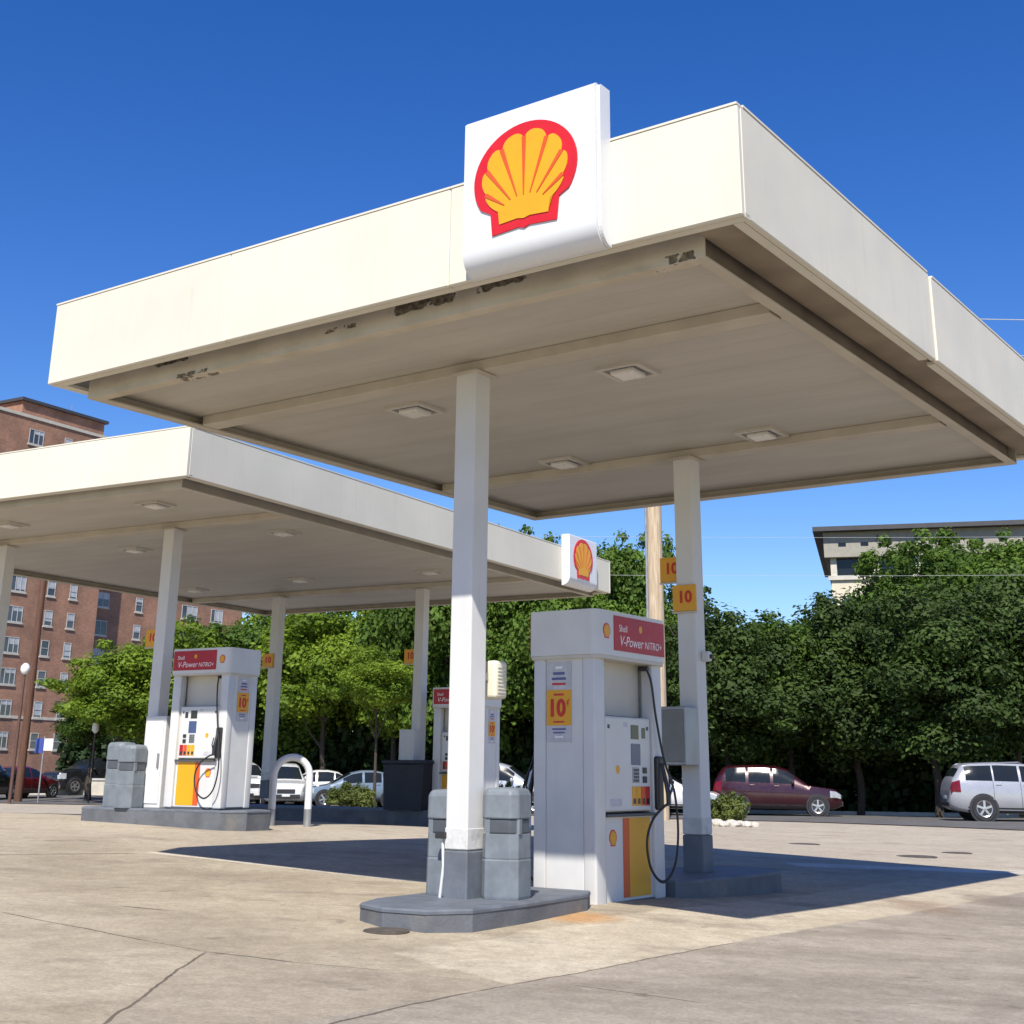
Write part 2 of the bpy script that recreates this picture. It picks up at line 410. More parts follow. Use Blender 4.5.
    blot = nt.ramp(nt.noise(nt.mapping(pos, (.8, 1.3, 1), (0, 0, .5)), 1.1, 5, .6), .52, .72)
    base = nt.mix(nt.m('MULTIPLY', blot, .52), base, (.19, .155, .115, 1))
    for (cx, cy, rr_, w) in ((14., 2., 11.2, .16), (14., 2., 12.8, .16), (13., -1.5, 12.6, .14)):
        dx = nt.m('SUBTRACT', X, cx); dy = nt.m('SUBTRACT', Y, cy); dd = nt.m('ABSOLUTE', nt.m('SUBTRACT', nt.m('SQRT', nt.m('ADD', nt.m('MULTIPLY', dx, dx), nt.m('MULTIPLY', dy, dy))), rr_))
        k = nt.m('MULTIPLY', nt.ramp(dd, w*.4, w, 1, 0), nt.ramp(nt.noise(pos, .9, 4), .38, .62)); base = nt.mix(nt.m('MULTIPLY', k, .30), base, (.15, .125, .10, 1))
    # aggregate
    fr2 = nt.ramp(fine, .3, .7, .84, 1.13); base = nt.mix(1., base, nt.m('MULTIPLY', fr2, nt.ramp(speck, .25, .75, .9, 1.1)), 'MULTIPLY')
    nt.l.new(base, b.inputs['Base Color']); b.inputs['Roughness'].default_value = .88; b.inputs['Specular IOR Level'].default_value = .3
    bn = nt.node('ShaderNodeBump'); bn.inputs['Strength'].default_value = .55; bn.inputs['Distance'].default_value = .012
    nt.l.new(nt.m('ADD', nt.m('ADD', fine, mid), nt.m('MULTIPLY', speck, .4)), bn.inputs['Height']); nt.l.new(bn.outputs[0], b.inputs['Normal'])
    return m

def axis_steps(stops):
    out = []
    for (a, b, n) in stops: out += [a+(b-a)*i/n for i in range(n)]
    return out+[stops[-1][1]]
def grid_sheet(name, xs, ys, m, keep=None, dz=0.):
    bm = bmesh.new(); vs = [[bm.verts.new((x, y, gz(x, y)+dz)) for y in ys] for x in xs]
    for i in range(len(xs)-1):
        for j in range(len(ys)-1): bm.faces.new([vs[i][j], vs[i+1][j], vs[i+1][j+1], vs[i][j+1]])
    me = bpy.data.meshes.new(name); bm.to_mesh(me); bm.free(); me.materials.append(m)
    for p in me.polygons: p.use_smooth = True
    o = bpy.data.objects.new(name, me); link(o); return tag(o, kind='structure')
grid_sheet('ground', axis_steps([(-700, -60, 14), (-60, -14, 30), (-14, 14, 90), (14, 60, 30), (60, 700, 14)]),
           axis_steps([(-40, 2, 12), (2, 30, 90), (30, 80, 70), (80, 110, 8), (110, 1200, 14)]), ground_mat())
def ribbon(name, near, far, m, dz, n=60, k=8):
    """sheet between two polylines, draped on the ground"""
    def at(pl, t):
        t = t*(len(pl)-1); i = min(int(t), len(pl)-2); f = t-i
        return (pl[i][0]*(1-f)+pl[i+1][0]*f, pl[i][1]*(1-f)+pl[i+1][1]*f)
    bm = bmesh.new(); rows = []
    for i in range(n+1):
        a = at(near, i/n); b = at(far, i/n)
        rows.append([bm.verts.new((a[0]+(b[0]-a[0])*j/k, a[1]+(b[1]-a[1])*j/k, gz(a[0]+(b[0]-a[0])*j/k, a[1]+(b[1]-a[1])*j/k)+dz)) for j in range(k+1)])
    for r0, r1 in zip(rows, rows[1:]):
        for j in range(k): bm.faces.new([r0[j], r1[j], r1[j+1], r0[j+1]])
    me = bpy.data.meshes.new(name); bm.to_mesh(me); bm.free(); me.materials.append(m)
    for p in me.polygons: p.use_smooth = True
    o = bpy.data.objects.new(name, me); link(o); return tag(o, kind='structure')
ribbon('road', [(70, 28), (30, 31.5), (14, 35.4), (8.6, 41), (2, 45), (-8, 53.5), (-22, 59), (-80, 66)],
       [(72, 45), (32, 48), (16, 50.5), (9, 53), (3, 58), (-8, 67), (-22, 71), (-80, 76)], M['asphalt'], .02, 90, 14)
ribbon('woodland_floor', [(73, 47), (33, 50), (16.2, 52.5), (9, 55), (3, 60), (-8, 69), (-22, 73), (-80, 80)],
       [(90, 150), (50, 150), (30, 150), (15, 150), (5, 150), (-10, 150), (-40, 150), (-100, 150)], M['soil'], .03, 90, 24)
# kerb between road and verge: a real step
kb = G(); pk = [(73, 46.6), (33, 49.6), (16.2, 52.1), (9, 54.6), (3, 59.6), (-8, 68.6), (-22, 72.6), (-80, 79.6)]
for p, q in zip(pk, pk[1:]):
    n = max(2, int(math.dist(p, q)/1.5))
    for i in range(n):
        a = (p[0]+(q[0]-p[0])*i/n, p[1]+(q[1]-p[1])*i/n); b2 = (p[0]+(q[0]-p[0])*(i+1)/n, p[1]+(q[1]-p[1])*(i+1)/n)
        cx, cy = (a[0]+b2[0])/2, (a[1]+b2[1])/2
        kb.box((cx, cy, gz(cx, cy)+.04), (math.dist(a, b2)*1.0, .16, .2), rot=(0, 0, math.atan2(b2[1]-a[1], b2[0]-a[0])))
tag(kb.done('kerb', M['concrete_trim']), kind='structure')

# ------------------------------------------------------------------ emblem (scallop badge)
def emblem(parent, W, f, w0, thick=.012, ribs=True, red=True):
    """f(u,v,w): u right, v up, w outward"""
    def P(pts): return [(u*W, v*W) for u, v in pts]
    c = (0, .05); out = []
    for k in range(41):
        a = R(-32+244*k/40); out.append((.5*math.cos(a)+c[0], .5*math.sin(a)+c[1]))
    out += [(-.33, -.27), (-.31, -.49), (-.05, -.47), (0, -.49), (.05, -.47), (.31, -.49), (.33, -.27)]
    if red: G().prism(P(out), f, w0, w0+thick).done('emblem_border', M['red'], parent)
    H = (0, -.37); a0, a1 = 21., 159.; nl = 8; yel = []
    def rad(a, rr=.415):
        dx, dy = math.cos(a), math.sin(a); ox, oy = H[0]-c[0], H[1]-c[1]
        b = ox*dx+oy*dy; return -b+math.sqrt(max(0, b*b-(ox*ox+oy*oy)+rr*rr))
    for i in range(nl):
        for k in range(9):
            u = k/8
            if i and k == 0: continue
            a = R(a0+(a1-a0)*(i+u)/nl); r = rad(a)*(1-.085*abs(2*u-1)**3)
            yel.append((H[0]+r*math.cos(a), H[1]+r*math.sin(a)))
    yel += [(-.25, -.27), (-.235, -.40), (-.06, -.385), (0, -.40), (.06, -.385), (.235, -.40), (.25, -.27)]
    w1 = w0+(thick*1.5 if red else thick)
    G().prism(P(yel), f, w0+(thick*.5 if red else 0), w1).done('emblem_shell', M['yellow'], parent)
    if ribs:
        g = G()
        for i in range(1, nl):
            a = R(a0+(a1-a0)*i/nl); r1 = rad(a)*.93; r0 = .20+.05*abs(i-4)/4
            n = (-math.sin(a), math.cos(a)); d = (math.cos(a), math.sin(a))
            q = [(H[0]+d[0]*r0-n[0]*.004, H[1]+d[1]*r0-n[1]*.004), (H[0]+d[0]*r1-n[0]*.020, H[1]+d[1]*r1-n[1]*.020),
                 (H[0]+d[0]*r1+n[0]*.020, H[1]+d[1]*r1+n[1]*.020), (H[0]+d[0]*r0+n[0]*.004, H[1]+d[1]*r0+n[1]*.004)]
            g.prism(P(q), f, w1-.001, w1+thick*.35)
        g.done('emblem_ribs', M['orange'], parent)

# ------------------------------------------------------------------ canopies
A1, A2 = .618419647, .510375241
def Wpt(o, a, x, y):   # local -> world xy
    return (o[0]+x*math.cos(a)+y*math.sin(a), o[1]-x*math.sin(a)+y*math.cos(a))
O1 = (.787, 12.383); O2 = (-4.23, 16.78)

def canopy(label, o, a, x0, x1, y0, y1, zc, zf, hf, posts, beams, oh, pw, base_top, detail, ohl=None, ohr=None):
    t = thing('pump_canopy', label, 'canopy', (o[0], o[1], 0), -a)
    # fascia: folded sheet panels with a bottom return lip and a top cap
    fx0, fx1, fy0, fy1 = x0-(ohl or oh), x1+(ohr or oh), y0-oh*.85, y1+oh*.85
    th = .05
    def panel(nx, ax, c0, c1, off, z0=zf, z1=zf+hf, lip=.07):
        g = G(); s = nx
        if ax == 'y':
            g.bb(c0, c1, min(off, off-s*th), max(off, off-s*th), z0, z1, .008, 1)
            g.bb(c0, c1, min(off-s*th, off-s*(th+lip)), max(off-s*th, off-s*(th+lip)), z0, z0+.03)
            g.bb(c0, c1, min(off+s*.005, off-s*(th+.03)), max(off+s*.005, off-s*(th+.03)), z1, z1+.016)
        else:
            g.bb(min(off, off-s*th), max(off, off-s*th), c0, c1, z0, z1, .008, 1)
            g.bb(min(off-s*th, off-s*(th+lip)), max(off-s*th, off-s*(th+lip)), c0+lip+.003, c1-lip-.003, z0, z0+.03)
            g.bb(min(off+s*.005, off-s*(th+.03)), max(off+s*.005, off-s*(th+.03)), c0+.034, c1-.034, z1, z1+.016)
        return g.done('fascia_panel', M['fascia'], t)
    e = .002
    def split(nx, ax, c0, c1, off, *r):
        n = max(1, round((c1-c0)/2.45)) if detail else 1
        for i in range(n): panel(nx, ax, c0+(c1-c0)*i/n+(.002 if i else 0), c0+(c1-c0)*(i+1)/n-(.002 if i < n-1 else 0), off, *r)
    split(-1, 'y', fx0, fx1, fy0); split(1, 'y', fx0, fx1, fy1)
    if detail:
        ym = y0+3.40
        panel(1, 'x', fy0+th+e, ym-.004, fx1, zf, zf+hf+.012)
        p = panel(1, 'x', ym+.004, fy1-th-e, fx1+.014, zf-.006, zf+hf-.012)
    else: split(1, 'x', fy0+th+e, fy1-th-e, fx1)
    panel(-1, 'x', fy0+th+e, fy1-th-e, fx0)
    # perimeter channels, open outwards
    ch = .27; fl = .12; tk = .016
    def chan(p, q, n, m='steel_cream'):
        g = G()
        if n[1]:
            w0, w1 = sorted((p[1], p[1]-n[1]*tk)); i0, i1 = sorted((p[1]-n[1]*tk, p[1]-n[1]*fl))
            g.bb(p[0], q[0], w0, w1, zc, zc+ch)
            g.bb(p[0]+tk, q[0]-tk, i0, i1, zc+.001, zc+tk); g.bb(p[0]+tk, q[0]-tk, i0, i1, zc+ch-tk, zc+ch-.001)
        else:
            w0, w1 = sorted((p[0], p[0]-n[0]*tk)); i0, i1 = sorted((p[0]-n[0]*tk, p[0]-n[0]*fl))
            g.bb(w0, w1, p[1]+tk+.001, q[1]-tk-.001, zc, zc+ch)
            g.bb(i0, i1, p[1]+fl+.001, q[1]-fl-.001, zc+.001, zc+tk); g.bb(i0, i1, p[1]+fl+.001, q[1]-fl-.001, zc+ch-tk, zc+ch-.001)
        return g.done('edge_channel', M[m], t)
    chan((x0, y0), (x1, y0), (0, -1), 'steel_peel' if detail else 'steel_cream'); chan((x0, y1), (x1, y1), (0, 1))
    chan((x0, y0), (x0, y1), (-1, 0))
    wv = x1-.075; m_w = M['steel_shaded'] if detail else M['steel_cream']  # near canopy: shade under the right fascia is put into the brown
    G().bb(x1+.004, fx1-th-.008, fy0+th+.01, fy1-th-.01, zc+.135, zc+.15).done('edge_soffit', m_w, t)
    w = G().bb(wv-tk, wv, y0+tk+.001, y1-tk-.001, zc+.018, zc+ch).done('edge_channel', m_w, t)
    G().bb(wv-tk, x1, y0+tk+.001, y1-tk-.001, zc, zc+.0175, .003, 1).done('bottom_flange', M['steel_cream'], w)
    # deck
    g = G(); zd = zc+.10
    g.bb(x0+.018, x1-.093, y0+.018, y1-.018, zd, zd+.05)
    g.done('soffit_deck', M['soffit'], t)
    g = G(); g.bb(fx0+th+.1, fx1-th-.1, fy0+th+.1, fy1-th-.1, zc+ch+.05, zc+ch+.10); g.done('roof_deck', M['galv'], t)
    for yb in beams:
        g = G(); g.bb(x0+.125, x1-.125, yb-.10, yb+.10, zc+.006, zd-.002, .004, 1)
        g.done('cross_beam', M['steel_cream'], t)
    for (px, py) in posts:
        wx, wy = Wpt(o, a, px, py); zb = base_top if base_top is not None else gz(wx, wy)
        g = G(); g.bb(px-pw/2, px+pw/2, py-pw/2, py+pw/2, zb+.34, zc+.028, .012, 2); po = g.done('post', M['post'], t)
        G().bb(px-pw/2-.004, px+pw/2+.004, py-pw/2-.004, py+pw/2+.004, zb+.345, zb+.50, .006, 1).done('post_collar', M['post_worn'], po)
        g = G(); g.bb(px-pw/2-.007, px+pw/2+.007, py-pw/2-.007, py+pw/2+.007, zb-.02, zb+.338, .012, 2); g.done('post_base', M['grey_paint'], po)
        g = G(); g.bb(px-pw/2-.05, px+pw/2+.05, py-pw/2-.05, py+pw/2+.05, zc-.001-.014, zc-.001, 0); g.done('post_cap_plate', M['steel_cream'], po)
    return t, (fx0, fx1, fy0, fy1)

ZC1, ZF1, HF1 = 4.32, 4.42, .765
near_can, nf = canopy('near cream flat pump canopy on two white posts with peeling paint along its front edge', O1, A1, -3.41, 2.90, -3.27, 4.0, ZC1, ZF1, HF1,
                      [(0, -1.92), (0, 1.9)], [-1.9, 1.93], .34, .21, .19, True, .22, .41)
ZC2, ZF2, HF2 = 4.62, 4.70, .66
far_can, ff = canopy('far cream flat pump canopy on four white posts at left', O2, A2, -9.0, -.25, .25, 12.7, ZC2, ZF2, HF2,
                     [(-2.6, 2.65), (-6.3, 2.65), (-2.85, 10.15), (-6.4, 10.0)], [2.65, 10.1], .29, .21, .56, False)
# ceiling lights
def ceiling_light(name_label, o, a, x, y, z):
    w = Wpt(o, a, x, y); t = thing('ceiling_light', name_label, 'light', (w[0], w[1], z), -a, 'lights under the pump canopies')
    g = G(); W, D, b = .21, .21, .045
    g.bb(-W, W, -D, -D+b, -.03, 0); g.bb(-W, W, D-b, D, -.03, 0); g.bb(-W, -W+b, -D+b, D-b, -.03, 0); g.bb(W-b, W, -D+b, D-b, -.03, 0)
    g.done('frame', M['cream'], t)
    G().bb(-W+b, W-b, -D+b, D-b, -.014, -.004).done('reflector', M['galv'], t)
    G().bb(-W*.55, W*.55, -D*.55, D*.55, -.06, -.0145, .015, 2).done('lens', M['lamp_glass'], t)
for (x, y, lb) in [(1.02, -1.06, 'square ceiling light right of the front post, second nearest under the near canopy'), (1.03, 1.60, 'square ceiling light right of the rear post under the near canopy'),
                   (-1.38, 1.62, 'square ceiling light under the near canopy, left of its rear post'), (-1.34, -1.07, 'square ceiling light left of the front white post under the near canopy')]:
    ceiling_light(lb, O1, A1, x, y, ZC1+.10)
for (x, y, lb) in [(-1.73, 1.32, 'ceiling light by the front right corner of the far canopy'), (-1.54, 4.0, 'ceiling light behind the right front post of the far canopy'),
                   (-4.97, 4.24, 'ceiling light left of and beyond the right front post of the far canopy'), (-4.97, 1.53, 'ceiling light near the front edge of the far canopy at the photo border'),
                   (-7.69, 8.78, 'ceiling light deep under the far canopy, leftmost of its back row'), (-4.69, 8.5, 'ceiling light deep under the far canopy beside the back left post'),
                   (-1.73, 8.67, 'ceiling light near the right edge of the far canopy by its back right post')]:
    ceiling_light(lb, O2, A2, x, y, ZC2+.10)

# logo sign boxes
def logo_sign(label, o, a, loc, rz, W, Hh, D, EW, ez):
    w = Wpt(o, a, *loc[:2]); t = thing('logo_sign', label, 'sign', (w[0], w[1], loc[2]), rz)
    # local: x right, -y outward, z up ; origin bottom centre at the fascia face
    prof = [(0, .0)]+[(-D*math.sin(R(90*k/10)), .17-.17*math.cos(R(90*k/10))) for k in range(1, 11)]+[(-D, Hh-.02), (-D+.02, Hh), (0, Hh)]
    G().prism(prof, lambda u, v, w: (w, u, v), -W/2, W/2-.03).done('sign_box', M['signwhite'], t, True)
    G().prism([(u*.86-.0, v*.985+.004) for u, v in prof], lambda u, v, w: (w, u, v), W/2-.028, W/2).done('end_cap', M['signwhite'], t)
    emblem(t, EW, lambda u, v, w: (u*1.08-W*.03, -w, v*.96+ez), D-.001, .012)
    return t
logo_sign('large white sign box with red and yellow scallop emblem on the near canopy front', O1, A1, (1.805, nf[2]-.003, 4.40), -A1, 1.13, 1.18, .15, .80, .61)
logo_sign('small white sign box with scallop emblem on the right fascia of the far canopy', O2, A2, (ff[1]+.003, 11.3, 4.60), -A2+PI/2, 1.25, 1.0, .18, .80, .54)

# ------------------------------------------------------------------ islands, bins, post fittings
def poly_island(label, o, a, pts, z0, z1):
    w = (o[0], o[1], 0); t = thing('pump_island', label, 'island', w, -a, 'raised pump islands')
    cx = sum(p[0] for p in pts)/len(pts); cy = sum(p[1] for p in pts)/len(pts)
    g = G(); g.prism(pts, lambda u, v, w: (u, v, w), z0, z1-.03); g.done('island_side', M['island'], t)
    g = G(); top = [((p[0]-cx)*1.0, (p[1]-cy)*1.0) for p in pts]
    def ins(d): return [(cx+p[0]*(1-d/max(.3, math.hypot(*p))), cy+p[1]*(1-d/max(.3, math.hypot(*p)))) for p in top]
    A = [[g.bm.verts.new((x, y, z)) for x, y in q] for q, z in ((ins(-.007), z1-.03), (ins(-.007), z1-.012), (ins(.006), z1))]
    for r0, r1 in zip(A, A[1:]):
        for i in range(len(pts)): g.bm.faces.new([r0[i], r0[(i+1) % len(pts)], r1[(i+1) % len(pts)], r1[i]])
    g.bm.faces.new(A[-1]); g.bm.faces.new(A[0][::-1]); g.done('island_top', M['grey_paint'], t)
    return t
oct1 = [(-.47, -2.38), (-.31, -2.74), (.02, -2.88), (.38, -2.84), (.57, -2.56), (.57, -1.9), (.50, -.95), (.38, -.72), (-.40, -.72), (-.52, -.95)]
poly_island('grey painted island under the near front post and its bins', O1, A1, oct1, -.15, .19)
poly_island('grey painted island in the shade under the rear post of the near canopy', O1, A1, [(p[0]*1.0, -p[1]) for p in oct1][::-1], -.2, .19)
poly_island('grey painted island carrying the far left pump, cabinet and bins', O2, A2,
            [(-.80, 2.12), (-.57, 2.4), (-.57, 2.9), (-.95, 3.18), (-3.4, 3.18), (-3.6, 2.95), (-3.6, 2.35), (-3.4, 2.12)], .1, .56)
poly_island('grey island under the hidden back pump of the far canopy', O2, A2,
            [(-.95, 9.6), (-.72, 9.9), (-.72, 10.4), (-.95, 10.7), (-7.4, 10.7), (-7.6, 10.4), (-7.6, 9.9), (-7.4, 9.6)], -.2, .40)

def bin_unit(label, o, a, x, y, z, rz, h=.84, w=.40, mouth=True):
    p = Wpt(o, a, x, y); t = thing('forecourt_bin', label, 'bin', (p[0], p[1], z), rz, 'grey bins on the pump islands')
    def octo(s, c=.30): 
        k = s/2; q = k*(1-c*1.1)
        return [(k, -q), (k, q), (q, k), (-q, k), (-k, q), (-k, -q), (-q, -k), (q, -k)]
    def ring_stack(name, st, m):
        g = G(); rs = [[g.bm.verts.new((x2, y2, zz)) for x2, y2 in octo(s)] for s, zz in st]
        for r0, r1 in zip(rs, rs[1:]):
            for i in range(8): g.bm.faces.new([r0[i], r0[(i+1) % 8], r1[(i+1) % 8], r1[i]])
        g.bm.faces.new(rs[0][::-1]); g.bm.faces.new(rs[-1])
        o2 = g.done(name, m, t)
        b = o2.modifiers.new('bevel', 'BEVEL'); b.width = .012; b.segments = 2; b.limit_method = 'ANGLE'; b.angle_limit = R(25)
        return o2
    ring_stack('bin_body', [(w*.99, 0), (w*1.01, .02), (w*1.01, h*.345), (w*.98, h*.352), (w*.98, h*.360), (w*.995, h*.366), (w*.985, h*.585)], M['grey_plastic'])
    ring_stack('bin_mouth', [(w*.95, h*.585), (w*.95, h*.72)], M['dark_plastic'])
    ring_stack('bin_lid', [(w*1.02, h*.72), (w*1.03, h*.735), (w*1.02, h*.94), (w*.95, h*.98), (w*.84, h*1.0), (w*.3, h*1.01)], M['grey_plastic'])
    for s in octo(w*.90)[0::2]: G().box((s[0], s[1]*.9, h*.652), (.045, .045, h*.135)).done('lid_support', M['grey_plastic'], t)
    return t
bin_unit('grey octagonal bin right of the near front post', O1, A1, .27, -1.74, .19, -A1+.15, .79, .31)
bin_unit('grey octagonal bin half hidden behind the left side of the near front post', O1, A1, -.25, -1.76, .19, -A1, .77, .31)
bin_unit('grey bin at the left end of the far island, leftmost of its pair', O2, A2, -3.10, 2.50, .56, -A2, .90, .34)
bin_unit('grey bin on the far island between the leftmost bin and the white cabinet', O2, A2, -2.62, 2.24, .56, -A2, .86, .33)
# windscreen wash squeegee bucket beside the near post: pale cord hanging at the post foot
p = Wpt(O1, A1, -.14, -2.03)
t = thing('squeegee', 'small pale squeegee leaning between the left bin and the near post', 'squeegee', (p[0], p[1], .19), -A1)
G().tube([(0, 0, 0), (.02, .01, .22), (0, .02, .42)], .012, 8).done('handle', M['white'], t)
G().bb(-.05, .05, -.02, .02, .42, .47, .008).done('blade_head', M['black_plastic'], t)

def on_post(name, label, cat, o, a, x, y, z, rz=None, group=None):
    p = Wpt(o, a, x, y); return thing(name, label, cat, (p[0], p[1], z), -a if rz is None else rz, group)
# cream speaker box
t = on_post('speaker_box', 'small cream rounded box fixed to the back of the near front post', 'speaker', O1, A1, .02, -1.62, 1.66)
G().bb(-.10, .10, -.085, .085, 0, .30, .03, 3).done('case', mat('aged_cream_plastic', (.70, .66, .52), .5), t, True)
g = G()
for k in range(8): g.bb(.1005, .106, -.055, .055, .045+k*.028, .050+k*.028)
g.done('grille', M['cream'], t)
G().bb(-.03, .03, -.185, -.092, .14, .20).done('bracket', M['galv'], t)
# yellow price flags "10"
def price_flag(label, o, a, x, y, z, rz, body='10', s=.25):
    t = on_post('price_sign', label, 'sign', o, a, x, y, z, rz, 'yellow price flags on the canopy posts')
    G().bb(-s/2, s/2, -.012, .012, 0, s, .004, 1).done('plate', M['yellow'], t)
    text(body, s*.62, 'numerals', M['ink_red'], t, (0.03*s, -.0145, s*.52), (PI/2, 0, 0), .001, bold=.035)
    G().bb(-s/2-.006, s/2+.006, -.016, .016, -.018, -.003).done('bottom_rail', M['cream'], t)
    return t
price_flag('yellow square sign with red 10 on the front of the near canopy rear post', O1, A1, .0, 1.9-.125, 2.70, -A1, s=.27)
price_flag('yellow square sign projecting left from the near canopy rear post, above the other', O1, A1, -.215, 1.90, 3.03, -A1, s=.26)
price_flag('yellow square sign on the front right post of the far canopy by the brick building', O2, A2, -2.6-.24, 2.65, 2.85, -A2, s=.26)
price_flag('yellow square sign on the back right post of the far canopy', O2, A2, -2.85-.25, 10.15, 3.15, -A2, s=.28)
price_flag('yellow square sign on the back left post of the far canopy near the far pump', O2, A2, -6.4-.10, 10.0-.13, 3.15, -A2, s=.28)
# grey electrical cabinet on the near rear post
t = on_post('meter_cabinet', 'grey metal electrical cabinet on the side of the near canopy rear post', 'cabinet', O1, A1, -.06, 1.63, 1.18)
G().bb(-.17, .17, -.13, .15, 0, .56, .01, 2).done('case', M['galv'], t)
G().bb(-.15, .15, -.142, -.131, .03, .53, .004, 1).done('door', mat('dull_grey_door', (.24, .24, .23), .5, metal=.3), t)
G().tube([(.12, .2, .56), (.12, .2, 1.05)], .016, 8).done('conduit', M['galv'], t)
t = on_post('security_camera', 'tiny white fitting on the right side of the near canopy rear post', 'camera', O1, A1, .135, 1.93, 2.2)
G().bb(-.028, .06, -.04, .04, 0, .10, .012).done('housing', M['white'], t); G().tube([(.06, 0, .05), (.085, 0, .04)], .022, 10).done('camera_glass', M['black_plastic'], t)
# fittings on the far posts
t = on_post('ice_cabinet', 'tall white metal cabinet beside the front right post of the far canopy', 'cabinet', O2, A2, -2.36, 2.62, .56)
G().bb(-.22, .18, -.22, .22, .0, 1.27, .012, 2).done('case', M['white'], t); G().bb(-.18, .14, -.232, -.221, .06, 1.2, .004, 1).done('door', M['signwhite'], t)
G().bb(.09, .12, -.26, -.233, .55, .75, .006).done('handle', M['galv'], t)
t = on_post('meter_cabinet', 'pale grey box low on the back right post of the far canopy', 'cabinet', O2, A2, -2.82, 9.9, 1.25)
G().bb(-.22, .12, -.14, .12, 0, .62, .01).done('case', M['post'], t); G().bb(-.19, .09, -.152, -.141, .03, .58, .004, 1).done('door', M['white'], t)
t = on_post('waste_container', 'dark navy waste container in shade beside the back right post of the far canopy', 'bin', O2, A2, -2.75, 9.8, .40)
G().prism([(-.42, 0), (.42, 0), (.46, .82), (-.46, .82)], lambda u, v, w: (u, w, v), -.3, .3).done('bin_body', mat('navy_plastic', (.010, .013, .024), .5), t)
G().bb(-.49, .49, -.33, .33, .825, .90, .02).done('lid', mat('navy_lid', (.013, .017, .03), .5), t)

